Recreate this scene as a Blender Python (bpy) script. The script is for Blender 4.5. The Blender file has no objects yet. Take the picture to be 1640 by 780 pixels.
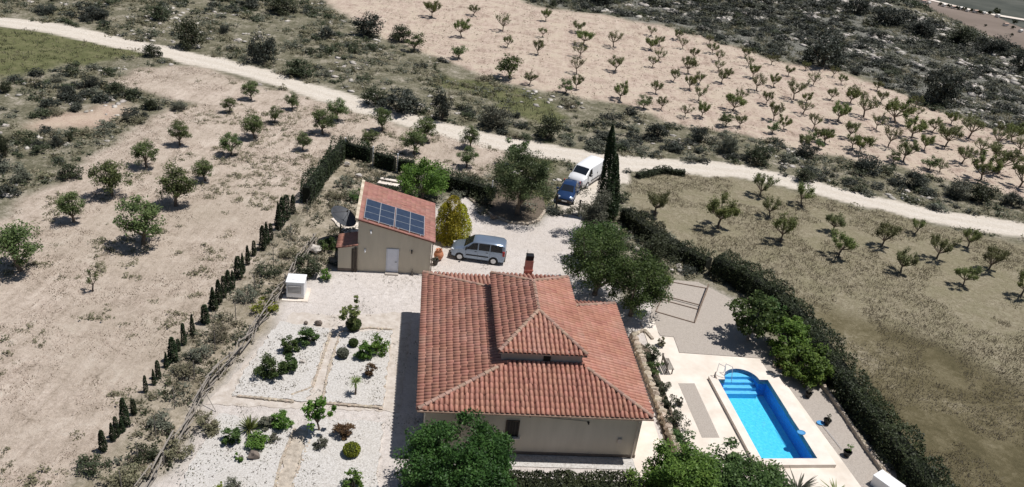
import bpy, bmesh, math, random
import numpy as np
from mathutils import Vector, Matrix, noise as mnoise

# ------------------------------------------------------------------ camera, world, sun, exposure
SC = bpy.context.scene
COL = SC.collection
F_PX, CX, CY, PITCH, ROLL, CAM_H = 1338.08, 820.0, 390.0, 0.480665, 0.121462, 32.6386
_fwd = np.array([0, math.cos(PITCH), -math.sin(PITCH)])
_up0 = np.array([0, math.sin(PITCH), math.cos(PITCH)])
_rt0 = np.array([1.0, 0, 0])
_R = math.cos(ROLL) * _rt0 + math.sin(ROLL) * _up0
_U = -math.sin(ROLL) * _rt0 + math.cos(ROLL) * _up0
CAMP = np.array([0, 0, CAM_H])
cd = bpy.data.cameras.new('camera')
cam = bpy.data.objects.new('camera', cd)
COL.objects.link(cam)
cd.sensor_width = 36
cd.lens = F_PX / 1640 * 36
cd.clip_start = 0.5
cd.clip_end = 12000
cam.matrix_world = Matrix(((_R[0], _U[0], -_fwd[0], 0), (_R[1], _U[1], -_fwd[1], 0), (_R[2], _U[2], -_fwd[2], CAM_H), (0, 0, 0, 1)))
SC.camera = cam

SUN_TO = Vector((0.37, 0.07, 1.0)).normalized()          # towards the sun
sun_el = math.asin(SUN_TO.z)
W = bpy.data.worlds.new('World')
SC.world = W
W.use_nodes = True
nt = W.node_tree
bg = nt.nodes['Background']
sky = nt.nodes.new('ShaderNodeTexSky')
sky.sky_type = 'NISHITA'
sky.sun_disc = False
sky.sun_elevation = sun_el
sky.sun_rotation = math.atan2(SUN_TO.x, SUN_TO.y)
sky.altitude = 500
nt.links.new(sky.outputs[0], bg.inputs[0])
bg.inputs[1].default_value = 0.055
sl = bpy.data.lights.new('sun', 'SUN')
sl.energy = 4.6
sl.angle = math.radians(0.53)
sl.color = (1.0, 0.965, 0.93)
so = bpy.data.objects.new('sun', sl)
COL.objects.link(so)
so.rotation_euler = (-SUN_TO).to_track_quat('-Z', 'Y').to_euler()
so.location = (60, 60, 120)
SC.view_settings.view_transform = 'Standard'
SC.view_settings.look = 'None'
SC.view_settings.exposure = 0.0
SC.view_settings.gamma = 1.0
SC.cycles.max_bounces = 6
SC.cycles.transparent_max_bounces = 8

# ------------------------------------------------------------------ helpers
rng = np.random.default_rng(7)
random.seed(7)

def G(u, v, z=0.0):
    """ground point (height z) seen at photo pixel u, v"""
    d = _fwd + (u - CX) / F_PX * _R - (v - CY) / F_PX * _U
    t = (z - CAM_H) / d[2]
    p = CAMP + d * t
    return Vector((p[0], p[1], z))

def tag(o, label=None, cat=None, group=None, kind=None):
    if label: o['label'] = label
    if cat: o['category'] = cat
    if group: o['group'] = group
    if kind: o['kind'] = kind
    return o

def empty(name, loc, rz=0.0, label=None, cat=None, group=None):
    o = bpy.data.objects.new(name, None)
    o.empty_display_size = 0.2
    COL.objects.link(o)
    o.location = loc
    o.rotation_euler = (0, 0, rz)
    return tag(o, label, cat, group)

def link(name, me, parent=None, mw=None):
    o = bpy.data.objects.new(name, me)
    COL.objects.link(o)
    if parent: o.parent = parent
    if mw is not None: o.matrix_local = mw
    return o

ORD = ['', 'first', 'second', 'third', 'fourth', 'fifth', 'sixth', 'seventh', 'eighth', 'ninth', 'tenth', 'eleventh', 'twelfth', 'thirteenth', 'fourteenth', 'fifteenth', 'sixteenth', 'seventeenth', 'eighteenth']

def kids(o): return list(o.children)

def copy_tree(o, parent=None):
    c = o.copy()
    COL.objects.link(c)
    if parent: c.parent = parent
    for ch in kids(o): copy_tree(ch, c)
    return c

def np_mesh(name, V, quads, mat, smooth=False):
    """fast mesh from numpy arrays: V (n,3), quads (m,k)"""
    V = np.asarray(V, dtype=np.float32); Q = np.asarray(quads, dtype=np.int32)
    k = Q.shape[1]
    me = bpy.data.meshes.new(name)
    me.vertices.add(len(V)); me.vertices.foreach_set('co', V.ravel())
    me.loops.add(Q.size); me.loops.foreach_set('vertex_index', Q.ravel())
    me.polygons.add(len(Q)); me.polygons.foreach_set('loop_start', np.arange(0, Q.size, k, dtype=np.int32))
    if smooth: me.polygons.foreach_set('use_smooth', np.ones(len(Q), dtype=bool))
    me.update(calc_edges=True)
    if mat:
        for m in (mat if isinstance(mat, (list, tuple)) else [mat]): me.materials.append(m)
    return me

class MB:
    """collects shapes; build() links them as ONE mesh object"""
    def __init__(s): s.v = []; s.f = []; s.mi = []; s.m = 0
    def add(s, vs, fs):
        b = len(s.v); s.v += [tuple(x) for x in vs]
        for f in fs: s.f.append(tuple(i + b for i in f)); s.mi.append(s.m)
        return s
    def box(s, c, size, rz=0.0, M=None):
        hx, hy, hz = size[0] / 2, size[1] / 2, size[2] / 2
        vs = [Vector((x, y, z)) for z in (-hz, hz) for x, y in ((-hx, -hy), (hx, -hy), (hx, hy), (-hx, hy))]
        R = M if M is not None else Matrix.Rotation(rz, 3, 'Z')
        vs = [R @ v + Vector(c) for v in vs]
        return s.add(vs, [(3, 2, 1, 0), (4, 5, 6, 7), (0, 1, 5, 4), (1, 2, 6, 5), (2, 3, 7, 6), (3, 0, 4, 7)])
    def bar(s, a, b, r0, r1=None, n=6, cap=True):
        a = Vector(a); b = Vector(b); r1 = r0 if r1 is None else r1
        d = b - a
        if d.length < 1e-6: return s
        q = d.to_track_quat('Z', 'Y')
        vs = []
        for p, r in ((a, r0), (b, r1)):
            for i in range(n):
                t = 2 * math.pi * i / n
                vs.append(p + q @ Vector((r * math.cos(t), r * math.sin(t), 0)))
        fs = [(i, (i + 1) % n, n + (i + 1) % n, n + i) for i in range(n)]
        if cap: fs += [tuple(reversed(range(n))), tuple(range(n, 2 * n))]
        return s.add(vs, fs)
    def tube(s, pts, rs, n=6):
        for i in range(len(pts) - 1):
            s.bar(pts[i], pts[i + 1], rs[i], rs[i + 1], n, cap=(i == 0 or i == len(pts) - 2))
        return s
    def lathe(s, prof, c=(0, 0, 0), n=16, closed=True):
        c = Vector(c); vs = []
        for r, z in prof:
            for i in range(n):
                t = 2 * math.pi * i / n
                vs.append(c + Vector((r * math.cos(t), r * math.sin(t), z)))
        fs = []
        for j in range(len(prof) - 1):
            for i in range(n):
                k = (i + 1) % n
                fs.append((j * n + i, j * n + k, (j + 1) * n + k, (j + 1) * n + i))
        if closed: fs += [tuple(reversed(range(n))), tuple(range((len(prof) - 1) * n, len(prof) * n))]
        return s.add(vs, fs)
    def prism(s, pts, z0, z1):
        n = len(pts)
        z0 = z0 if hasattr(z0, '__len__') else [z0] * n
        z1 = z1 if hasattr(z1, '__len__') else [z1] * n
        vs = [(p[0], p[1], a) for p, a in zip(pts, z0)] + [(p[0], p[1], a) for p, a in zip(pts, z1)]
        area = sum(pts[i][0] * pts[(i + 1) % n][1] - pts[(i + 1) % n][0] * pts[i][1] for i in range(n))
        fs = [tuple(reversed(range(n))), tuple(range(n, 2 * n))] + [(i, (i + 1) % n, n + (i + 1) % n, n + i) for i in range(n)]
        if area < 0: fs = [tuple(reversed(f)) for f in fs]
        return s.add(vs, fs)
    def blob(s, c, r, seed=0, sub=1, rough=0.25, flat=1.0):
        bm = bmesh.new()
        bmesh.ops.create_icosphere(bm, subdivisions=sub, radius=1)
        vs = []
        r = r if hasattr(r, '__len__') else (r, r, r)
        for v in bm.verts:
            k = 1 + rough * mnoise.noise(v.co * 1.7 + Vector((seed * 7.1, seed * 3.3, seed)))
            vs.append(Vector((v.co.x * r[0] * k, v.co.y * r[1] * k, v.co.z * r[2] * k * flat)) + Vector(c))
        fs = [tuple(x.index for x in f.verts) for f in bm.faces]
        bm.free()
        return s.add(vs, fs)
    def mesh(s, name, mats, smooth=False):
        me = bpy.data.meshes.new(name)
        me.from_pydata(s.v, [], s.f)
        for m in (mats if isinstance(mats, (list, tuple)) else [mats]): me.materials.append(m)
        if any(s.mi): me.polygons.foreach_set('material_index', s.mi)
        if smooth: me.polygons.foreach_set('use_smooth', [True] * len(me.polygons))
        me.update()
        return me
    def build(s, name, mats, parent=None, smooth=False, bevel=0.0):
        o = link(name, s.mesh(name, mats, smooth), parent)
        if bevel:
            b = o.modifiers.new('bevel', 'BEVEL'); b.width = bevel; b.segments = 2; b.limit_method = 'ANGLE'
        return o

# ------------------------------------------------------------------ materials
def _nodes(name):
    m = bpy.data.materials.new(name); m.use_nodes = True
    t = m.node_tree; return m, t, t.nodes, t.links, t.nodes['Principled BSDF']

def noise_fac(t, scale, detail=4, rough=0.6, coords=None, dist=0.0):
    n = t.nodes.new('ShaderNodeTexNoise'); n.inputs['Scale'].default_value = scale
    n.inputs['Detail'].default_value = detail; n.inputs['Roughness'].default_value = rough
    n.inputs['Distortion'].default_value = dist
    if coords is not None: t.links.new(coords, n.inputs['Vector'])
    return n.outputs['Fac']

def ramp(t, fac, stops):
    r = t.nodes.new('ShaderNodeValToRGB'); e = r.color_ramp.elements
    while len(e) < len(stops): e.new(0.5)
    for x, (p, c) in zip(e, stops): x.position = p; x.color = (*c, 1)
    t.links.new(fac, r.inputs[0]); return r.outputs[0]

def mixc(t, fac, a, b, mode='MIX'):
    m = t.nodes.new('ShaderNodeMix'); m.data_type = 'RGBA'; m.blend_type = mode
    for sock, val in ((m.inputs[0], fac), (m.inputs[6], a), (m.inputs[7], b)):
        if hasattr(val, 'is_output') or hasattr(val, 'links'): t.links.new(val, sock)
        elif isinstance(val, (int, float)): sock.default_value = val
        else: sock.default_value = (*val, 1)
    return m.outputs[2]

def bump(t, fac, dist, bsdf, strength=1.0):
    b = t.nodes.new('ShaderNodeBump'); b.inputs['Distance'].default_value = dist; b.inputs['Strength'].default_value = strength
    t.links.new(fac, b.inputs['Height']); t.links.new(b.outputs[0], bsdf.inputs['Normal'])

def mat(name, c1, c2=None, scale=3.0, rough=0.8, metal=0.0, bump_d=0.0, bump_s=20.0, c3=None, island=0.0, objvar=0.0, spec=0.3, stain=None, streak=False):
    m, t, N, L, B = _nodes(name)
    geo = N.new('ShaderNodeNewGeometry')
    tc = N.new('ShaderNodeTexCoord')
    B.inputs['Roughness'].default_value = rough; B.inputs['Metallic'].default_value = metal
    B.inputs['Specular IOR Level'].default_value = spec
    col = None
    if c2 is None: B.inputs['Base Color'].default_value = (*c1, 1)
    else:
        st = [(0.35, c1), (0.65, c2)] if c3 is None else [(0.3, c1), (0.5, c2), (0.7, c3)]
        vec = tc.outputs['Object']
        if streak:
            mp = N.new('ShaderNodeMapping'); mp.inputs['Scale'].default_value = (1.6, 1.6, 0.35); L.new(geo.outputs['Position'], mp.inputs[0]); vec = mp.outputs[0]
        col = ramp(t, noise_fac(t, scale, 6, 0.65, vec), st)
        if stain:                                   # patches of weathering that belong to the surface
            n1 = noise_fac(t, 0.55, 6, 0.7, geo.outputs['Position'], 1.0)
            col = mixc(t, ramp(t, n1, [(0.50, (0, 0, 0)), (0.70, (0.55, 0.55, 0.55))]), col, stain)
    if island or objvar:
        if col is None: col = mixc(t, 0.0, c1, c1)
        hsv = N.new('ShaderNodeHueSaturation')
        mr = N.new('ShaderNodeMapRange')
        amp = max(island, objvar)
        mr.inputs[3].default_value = 1 - amp; mr.inputs[4].default_value = 1 + amp
        if objvar:
            oi = N.new('ShaderNodeObjectInfo')
            ad = N.new('ShaderNodeMath'); ad.operation = 'ADD'; L.new(oi.outputs['Random'], ad.inputs[0]); L.new(geo.outputs['Random Per Island'], ad.inputs[1])
            fr = N.new('ShaderNodeMath'); fr.operation = 'FRACT'; L.new(ad.outputs[0], fr.inputs[0]); src = fr.outputs[0]
        else: src = geo.outputs['Random Per Island']
        L.new(src, mr.inputs[0]); L.new(mr.outputs[0], hsv.inputs['Value'])
        mh = N.new('ShaderNodeMapRange'); mh.inputs[3].default_value = 0.5 - amp * 0.06; mh.inputs[4].default_value = 0.5 + amp * 0.06
        m7 = N.new('ShaderNodeMath'); m7.operation = 'MULTIPLY'; m7.inputs[1].default_value = 7.31; L.new(src, m7.inputs[0])
        f7 = N.new('ShaderNodeMath'); f7.operation = 'FRACT'; L.new(m7.outputs[0], f7.inputs[0]); L.new(f7.outputs[0], mh.inputs[0])
        L.new(mh.outputs[0], hsv.inputs['Hue'])
        L.new(col, hsv.inputs['Color']); col = hsv.outputs[0]
    if col is not None: L.new(col, B.inputs['Base Color'])
    if bump_d: bump(t, noise_fac(t, bump_s, 5, 0.6, tc.outputs['Object']), bump_d, B)
    return m

def leaf_mat(name, c1, c2, trans=0.25, clump=0.9, c3=None):
    """leaves: colour varies per leaf and by clump, a little light passes through"""
    m, t, N, L, B = _nodes(name)
    geo = N.new('ShaderNodeNewGeometry'); tc = N.new('ShaderNodeTexCoord')
    oi = N.new('ShaderNodeObjectInfo')
    n = noise_fac(t, clump, 3, 0.5, tc.outputs['Object'])
    ad = N.new('ShaderNodeMath'); ad.operation = 'MULTIPLY_ADD'; ad.inputs[1].default_value = 0.45
    L.new(geo.outputs['Random Per Island'], ad.inputs[0])
    a2 = N.new('ShaderNodeMath'); a2.operation = 'MULTIPLY_ADD'; a2.inputs[1].default_value = 1.3; a2.inputs[2].default_value = -0.42
    L.new(n, a2.inputs[0]); L.new(a2.outputs[0], ad.inputs[2])
    st = [(0.1, c1), (0.8, c2)] if c3 is None else [(0.1, c1), (0.6, c2), (0.95, c3)]
    col = ramp(t, ad.outputs[0], st)
    hs = N.new('ShaderNodeHueSaturation'); mr = N.new('ShaderNodeMapRange'); mr.inputs[3].default_value = 0.8; mr.inputs[4].default_value = 1.2
    L.new(oi.outputs['Random'], mr.inputs[0]); L.new(mr.outputs[0], hs.inputs['Value']); L.new(col, hs.inputs['Color'])
    mh = N.new('ShaderNodeMapRange'); mh.inputs[3].default_value = 0.48; mh.inputs[4].default_value = 0.515
    L.new(oi.outputs['Random'], mh.inputs[0]); L.new(mh.outputs[0], hs.inputs['Hue'])
    B.inputs['Roughness'].default_value = 0.55; B.inputs['Specular IOR Level'].default_value = 0.25
    L.new(hs.outputs[0], B.inputs['Base Color'])
    tr = N.new('ShaderNodeBsdfTranslucent'); L.new(hs.outputs[0], tr.inputs[0])
    mx = N.new('ShaderNodeMixShader'); mx.inputs[0].default_value = trans
    L.new(B.outputs[0], mx.inputs[1]); L.new(tr.outputs[0], mx.inputs[2])
    L.new(mx.outputs[0], N['Material Output'].inputs[0])
    return m

M = dict(
    bark=mat('bark', (0.10, 0.075, 0.055), (0.20, 0.165, 0.13), 6, 0.9),
    bark_grey=mat('bark_grey', (0.16, 0.14, 0.12), (0.28, 0.25, 0.22), 6, 0.9),
    olive=leaf_mat('olive_leaf', (0.055, 0.078, 0.028), (0.135, 0.175, 0.062), 0.25, 0.9, (0.22, 0.25, 0.10)),
    almond=leaf_mat('almond_leaf', (0.095, 0.108, 0.045), (0.205, 0.22, 0.095), 0.35, 1.2),
    almond_green=leaf_mat('almond_green_leaf', (0.10, 0.135, 0.045), (0.23, 0.26, 0.09), 0.35, 1.2),
    scrub=leaf_mat('scrub_leaf', (0.027, 0.036, 0.018), (0.074, 0.087, 0.043), 0.15, 0.9),
    scrub_dark=leaf_mat('scrub_dark_leaf', (0.022, 0.027, 0.021), (0.062, 0.070, 0.052), 0.1, 0.9),
    scrub_grey=leaf_mat('scrub_grey_leaf', (0.075, 0.082, 0.06), (0.18, 0.185, 0.135), 0.15, 0.9),
    cypress=leaf_mat('cypress_leaf', (0.016, 0.028, 0.012), (0.045, 0.064, 0.026), 0.05, 1.5),
    hedge=leaf_mat('hedge_leaf', (0.014, 0.020, 0.010), (0.048, 0.058, 0.022), 0.08, 0.5),
    fresh=leaf_mat('fresh_leaf', (0.04, 0.085, 0.015), (0.13, 0.225, 0.04), 0.3, 1.3, (0.22, 0.31, 0.07)),
    olive_dark=leaf_mat('olive_dark_leaf', (0.034, 0.045, 0.02), (0.085, 0.108, 0.042), 0.2, 0.8, (0.14, 0.165, 0.072)),
    lush=leaf_mat('lush_leaf', (0.014, 0.036, 0.008), (0.050, 0.100, 0.022), 0.2, 0.8, (0.10, 0.17, 0.042)),
    deep=leaf_mat('deep_leaf', (0.026, 0.052, 0.015), (0.085, 0.14, 0.038), 0.25, 1.1, (0.16, 0.23, 0.075)),
    yellow=leaf_mat('yellow_leaf', (0.17, 0.17, 0.018), (0.46, 0.43, 0.04), 0.3, 1.6, (0.68, 0.62, 0.09)),
    lime=leaf_mat('lime_leaf', (0.10, 0.13, 0.015), (0.26, 0.30, 0.03), 0.2, 2),
    greyleaf=leaf_mat('grey_leaf', (0.07, 0.075, 0.05), (0.19, 0.19, 0.14), 0.2, 1.2),
    red=leaf_mat('russet_leaf', (0.06, 0.035, 0.02), (0.20, 0.13, 0.06), 0.2, 2),
    spike=leaf_mat('spiky_leaf', (0.08, 0.12, 0.03), (0.24, 0.29, 0.09), 0.2, 2),
    straw=leaf_mat('straw', (0.55, 0.46, 0.37), (0.75, 0.66, 0.55), 0.4, 0.15),
    drygrass=leaf_mat('dry_grass', (0.20, 0.175, 0.115), (0.36, 0.32, 0.23), 0.3, 0.12),
    weeds=leaf_mat('weeds', (0.115, 0.115, 0.062), (0.31, 0.275, 0.19), 0.25, 0.3),
    rock=mat('pale_rock', (0.36, 0.33, 0.29), (0.56, 0.52, 0.47), 2, 0.9, island=0.25),
    stone=mat('wall_stone', (0.32, 0.25, 0.18), (0.60, 0.52, 0.42), 1.5, 0.9, bump_d=0.02, island=0.2, objvar=0.25),
    mortar=mat('mortar', (0.36, 0.31, 0.25), (0.46, 0.40, 0.33), 4, 0.95, bump_d=0.02),
    render_wall=mat('cream_render', (0.62, 0.545, 0.44), (0.68, 0.60, 0.49), 1.1, 0.9, bump_d=0.004, bump_s=40, streak=True),
    shed_wall=mat('shed_render', (0.53, 0.475, 0.375), (0.60, 0.54, 0.43), 0.9, 0.9, bump_d=0.004, bump_s=40, streak=True),
    plinth=mat('plinth_paint', (0.16, 0.13, 0.11), (0.22, 0.18, 0.15), 3, 0.9),
    tile=mat('terracotta', (0.375, 0.168, 0.118), (0.45, 0.222, 0.162), 0.5, 0.75, bump_d=0.004, bump_s=30, c3=(0.50, 0.28, 0.22), island=0.09, objvar=0.09, stain=(0.34, 0.19, 0.135)),
    under=mat('roof_underlay', (0.13, 0.06, 0.045), (0.18, 0.08, 0.06), 2, 0.9),
    cap=mat('ridge_clay', (0.26, 0.16, 0.12), (0.39, 0.265, 0.205), 5, 0.8, island=0.15, objvar=0.2),
    fascia=mat('fascia_paint', (0.55, 0.47, 0.40), (0.63, 0.55, 0.47), 2, 0.8),
    brick=mat('chimney_render', (0.48, 0.20, 0.15), (0.60, 0.30, 0.23), 5, 0.85),
    black=mat('black_plastic', (0.012, 0.012, 0.013), None, rough=0.5),
    rubber=mat('tyre_rubber', (0.02, 0.02, 0.02), (0.03, 0.03, 0.03), 8, 0.85),
    darkmetal=mat('dark_metal', (0.05, 0.045, 0.04), (0.08, 0.07, 0.06), 6, 0.55, 0.3),
    rust=mat('rusty_steel', (0.16, 0.12, 0.095), (0.27, 0.20, 0.155), 6, 0.7, 0.2),
    alu=mat('aluminium', (0.62, 0.64, 0.66), (0.70, 0.72, 0.74), 6, 0.4, 0.6),
    white=mat('white_paint', (0.76, 0.77, 0.78), (0.82, 0.82, 0.82), 4, 0.45),
    door=mat('door_paint', (0.66, 0.68, 0.74), (0.72, 0.74, 0.80), 3, 0.5),
    wood=mat('grey_wood', (0.17, 0.15, 0.125), (0.34, 0.31, 0.27), 5, 0.9, island=0.25),
    darkwood=mat('dark_wood', (0.05, 0.038, 0.03), (0.09, 0.07, 0.055), 5, 0.8),
    deck=mat('pale_concrete', (0.62, 0.545, 0.46), (0.71, 0.635, 0.55), 0.6, 0.85, bump_d=0.004, bump_s=25, c3=(0.80, 0.73, 0.645)),
    coping=mat('coping_stone', (0.68, 0.60, 0.52), (0.78, 0.71, 0.63), 1.2, 0.8, bump_d=0.003),
    greypave=mat('grey_gravel_strip', (0.33, 0.29, 0.25), (0.46, 0.41, 0.36), 14, 0.95, bump_d=0.02, bump_s=25),
    pot=mat('terracotta_pot', (0.42, 0.17, 0.09), (0.55, 0.25, 0.14), 5, 0.8),
    panel=mat('solar_cell', (0.022, 0.035, 0.065), (0.038, 0.055, 0.095), 3, 0.35, 0.0, spec=0.35),
    dish=mat('dish_mesh', (0.055, 0.06, 0.07), (0.085, 0.09, 0.10), 3, 0.6, 0.2),
    bluenet=mat('blue_plastic', (0.08, 0.28, 0.55), (0.10, 0.34, 0.62), 4, 0.5),
    soil=mat('dark_soil', (0.10, 0.08, 0.06), (0.17, 0.135, 0.10), 6, 0.95, bump_d=0.03, bump_s=12),
    gravel_white=mat('white_gravel', (0.33, 0.305, 0.275), (0.54, 0.515, 0.48), 9, 0.95, bump_d=0.05, bump_s=14, c3=(0.69, 0.665, 0.635), stain=(0.49, 0.455, 0.41)),
    gravel_tan=mat('tan_gravel', (0.40, 0.345, 0.29), (0.52, 0.465, 0.41), 2, 0.95, bump_d=0.03, bump_s=12, c3=(0.62, 0.57, 0.515), stain=(0.45, 0.39, 0.33)),
    gravel_dirty=mat('dirty_gravel', (0.26, 0.22, 0.17), (0.44, 0.385, 0.32), 3, 0.95, bump_d=0.04, bump_s=12, c3=(0.60, 0.52, 0.42)),
)
# ------------------------------------------------------------------ terrain and zones
def vnoise(x, y, s, seed):
    """cheap value noise on arrays"""
    X = x / s; Y = y / s
    xi = np.floor(X).astype(np.int64); yi = np.floor(Y).astype(np.int64)
    fx = X - xi; fy = Y - yi
    fx = fx * fx * (3 - 2 * fx); fy = fy * fy * (3 - 2 * fy)
    def h(a, b):
        n = (a * 374761393 + b * 668265263 + seed * 974711) & 0x7fffffff
        n = ((n ^ (n >> 13)) * 1274126177) & 0x7fffffff
        return ((n ^ (n >> 16)) & 0xffff) / 65535.0
    return (h(xi, yi) * (1 - fx) + h(xi + 1, yi) * fx) * (1 - fy) + (h(xi, yi + 1) * (1 - fx) + h(xi + 1, yi + 1) * fx) * fy

def inpoly(x, y, poly):
    inside = np.zeros(x.shape, bool)
    n = len(poly)
    for i in range(n):
        x0, y0 = poly[i][:2]; x1, y1 = poly[(i + 1) % n][:2]
        c = (y0 > y) != (y1 > y)
        if y1 != y0: inside ^= c & (x < (x1 - x0) * (y - y0) / (y1 - y0) + x0)
    return inside

def segdist(x, y, line):
    d = np.full(x.shape, 1e9)
    for (a, b) in zip(line[:-1], line[1:]):
        ax, ay = a[0], a[1]; bx, by = b[0] - ax, b[1] - ay
        t = np.clip(((x - ax) * bx + (y - ay) * by) / (bx * bx + by * by + 1e-9), 0, 1)
        d = np.minimum(d, np.hypot(x - ax - t * bx, y - ay - t * by))
    return d

def P2(pts): return [tuple(G(u, v))[:2] for u, v in pts]

ORCHARD = P2([(470, -60), (520, 0), (560, 28), (620, 64), (700, 92), (745, 112), (800, 126), (850, 142), (930, 156), (1000, 168), (1060, 192), (1110, 206), (1200, 218), (1280, 238), (1340, 252), (1420, 264), (1500, 284), (1560, 294), (1640, 318), (1760, 350), (1760, 262), (1640, 222), (1560, 196), (1480, 168), (1400, 132), (1320, 108), (1240, 98), (1180, 78), (1120, 62), (1060, 46), (980, 32), (900, 16), (840, 2), (780, -20), (700, -60)])
LEFTFIELD = P2([(-260, 480), (-60, 372), (0, 348), (60, 310), (130, 262), (190, 220), (250, 188), (305, 165), (240, 150), (170, 135), (215, 112), (300, 100), (420, 138), (560, 172), (660, 204), (780, 232), (815, 245), (800, 270), (770, 288), (650, 262), (556, 228), (520, 270), (480, 322), (400, 420), (310, 530), (230, 640), (160, 725), (120, 790), (40, 900), (-400, 900)])
MEADOW = P2([(-120, 40), (0, 47), (60, 54), (150, 66), (240, 82), (200, 92), (130, 104), (60, 118), (0, 128), (-120, 150)])
REDSOIL = P2([(60, 195), (120, 175), (190, 165), (200, 190), (120, 215), (70, 222)])
RIGHTFIELD = P2([(1000, 300), (1040, 280), (1100, 279), (1190, 288), (1300, 313), (1400, 338), (1640, 394), (1800, 430), (2000, 900), (1560, 900), (1480, 800), (1330, 600), (1260, 480), (1150, 425), (1090, 392), (1010, 338)])
DARKGRASS = P2([(1180, 455), (1260, 465), (1400, 510), (1520, 560), (1640, 600), (1800, 800), (1560, 900), (1450, 780), (1330, 610)])
VERGE = P2([(850, 246), (905, 255), (900, 285), (885, 320), (850, 330), (820, 290)])
GRASSPATCH = P2([(690, 118), (760, 122), (850, 145), (900, 170), (905, 205), (850, 205), (790, 165), (700, 140)])
ROAD = P2([(-160, 22), (0, 38), (90, 49), (170, 64), (250, 79), (330, 96), (420, 119), (520, 151), (620, 181), (720, 209), (800, 229), (870, 241), (940, 252), (1010, 262), (1100, 267), (1190, 274), (1280, 294), (1380, 319), (1480, 342), (1560, 357), (1640, 371), (1900, 420)])
JUNCTION = P2([(930, 255), (1040, 262), (1010, 282), (985, 300), (965, 320), (940, 345), (888, 335), (905, 300)])
YARD = P2([(440, 505), (470, 455), (500, 430), (545, 440), (575, 430), (600, 330), (690, 330), (745, 312), (790, 345), (850, 358), (885, 335), (935, 345), (950, 400), (1010, 500), (1050, 445), (1160, 468), (1240, 560), (1320, 615), (1450, 800), (1480, 900), (150, 900), (240, 780), (330, 650), (390, 565)])
STRIP = P2([(550, 232), (600, 268), (640, 280), (600, 300), (570, 370), (540, 440), (480, 440), (440, 505), (330, 650), (240, 780), (150, 900), (80, 900), (170, 725), (320, 530), (490, 322)])
RIDGE_A = G(1380, -24); RIDGE_B = G(1640, 92)
_rd = (RIDGE_B - RIDGE_A).normalized(); RIDGE_N = Vector((-_rd.y, _rd.x, 0))      # points away from the house
if RIDGE_N.dot(Vector((1, 1, 0))) < 0: RIDGE_N = -RIDGE_N
VALLEY_Z = -90.0
_yardc = P2([(700, 430)])[0]

def hgt(x, y):
    x = np.asarray(x, float); y = np.asarray(y, float)
    far = np.clip((np.hypot(x, y - 55) - 45) / 30, 0, 1)
    h = far * (1.2 * (vnoise(x, y, 17, 3) - 0.5) + 0.5 * (vnoise(x, y, 5.5, 4) - 0.5))
    s = (x - RIDGE_A.x) * RIDGE_N.x + (y - RIDGE_A.y) * RIDGE_N.y
    d = np.clip(s, 0, 1e9)
    drop = np.where(d < 20, 0.5 * d * d / 20 * 0.6, 0.6 * (d - 10))
    return h + np.maximum(-drop, VALLEY_Z)

def hz(x, y): return float(hgt(np.array([x]), np.array([y]))[0])

def GT(u, v):
    """point on the terrain seen at photo pixel u, v"""
    p = G(u, v)
    for _ in range(4): p = G(u, v, hz(p.x, p.y))
    return p

def axis(lo, hi, step, far_lo, far_hi, g):
    a = list(np.arange(lo, hi + 1e-6, step))
    s = step; x = hi
    while x < far_hi: s *= g; x += s; a.append(x)
    s = step; x = lo; b = []
    while x > far_lo: s *= g; x -= s; b.append(x)
    return np.array(b[::-1] + a)

XS = axis(-48, 62, 0.5, -5000, 5000, 1.05)
YS = axis(24, 125, 0.5, -300, 6000, 1.035)
GX, GY = np.meshgrid(XS, YS)
GZ = hgt(GX, GY)
wx = GX + 1.6 * (vnoise(GX, GY, 2.2, 11) - 0.5) + 1.0 * (vnoise(GX, GY, 0.9, 12) - 0.5)
wy = GY + 1.6 * (vnoise(GX, GY, 2.2, 13) - 0.5) + 1.0 * (vnoise(GX, GY, 0.9, 14) - 0.5)
wx2 = GX + 6 * (vnoise(GX, GY, 9, 15) - 0.5) + 2 * (vnoise(GX, GY, 2.5, 16) - 0.5)
wy2 = GY + 6 * (vnoise(GX, GY, 9, 17) - 0.5) + 2 * (vnoise(GX, GY, 2.5, 18) - 0.5)

def blur(a):
    p = np.pad(a, 1, mode='edge')
    return (p[:-2, 1:-1] + p[2:, 1:-1] + p[1:-1, :-2] + p[1:-1, 2:] + 2 * p[1:-1, 1:-1] + 0.5 * (p[:-2, :-2] + p[2:, 2:] + p[2:, :-2] + p[:-2, 2:])) / 8

roadw = 2.1 + 0.5 * (vnoise(GX, GY, 7, 21) - 0.5)
# pool outline (also a hole in the ground)
PT = Vector((14.78, 46.15, 0)); EL = Vector((0.178, -0.984, 0)).normalized(); ES = Vector((0.984, 0.178, 0)).normalized()
PW, PLN = 3.55, 7.6
def pq(s, l, z=0): return PT + ES * s + EL * l + Vector((0, 0, z))
arc_c, arc_r = 1.72, 1.22
outline = [pq(0, 0), pq(0, PLN), pq(PW, PLN), pq(PW, 0)] + [pq(arc_c + arc_r * math.cos(a), -arc_r * math.sin(a)) for a in np.linspace(0, math.pi, 15)]
poolmask = np.zeros(GX.shape, bool)
for ox in (-.06, 0, .06):
    for oy in (-.06, 0, .06): poolmask |= inpoly(GX + ox, GY + oy, [(p.x, p.y) for p in outline])
BANK = P2([(900, 205), (1000, 178), (1100, 215), (1200, 226), (1340, 260), (1500, 292), (1640, 326), (1760, 355), (1760, 380), (1640, 352), (1500, 328), (1380, 302), (1280, 278), (1190, 258), (1050, 250), (940, 238)])
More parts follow.
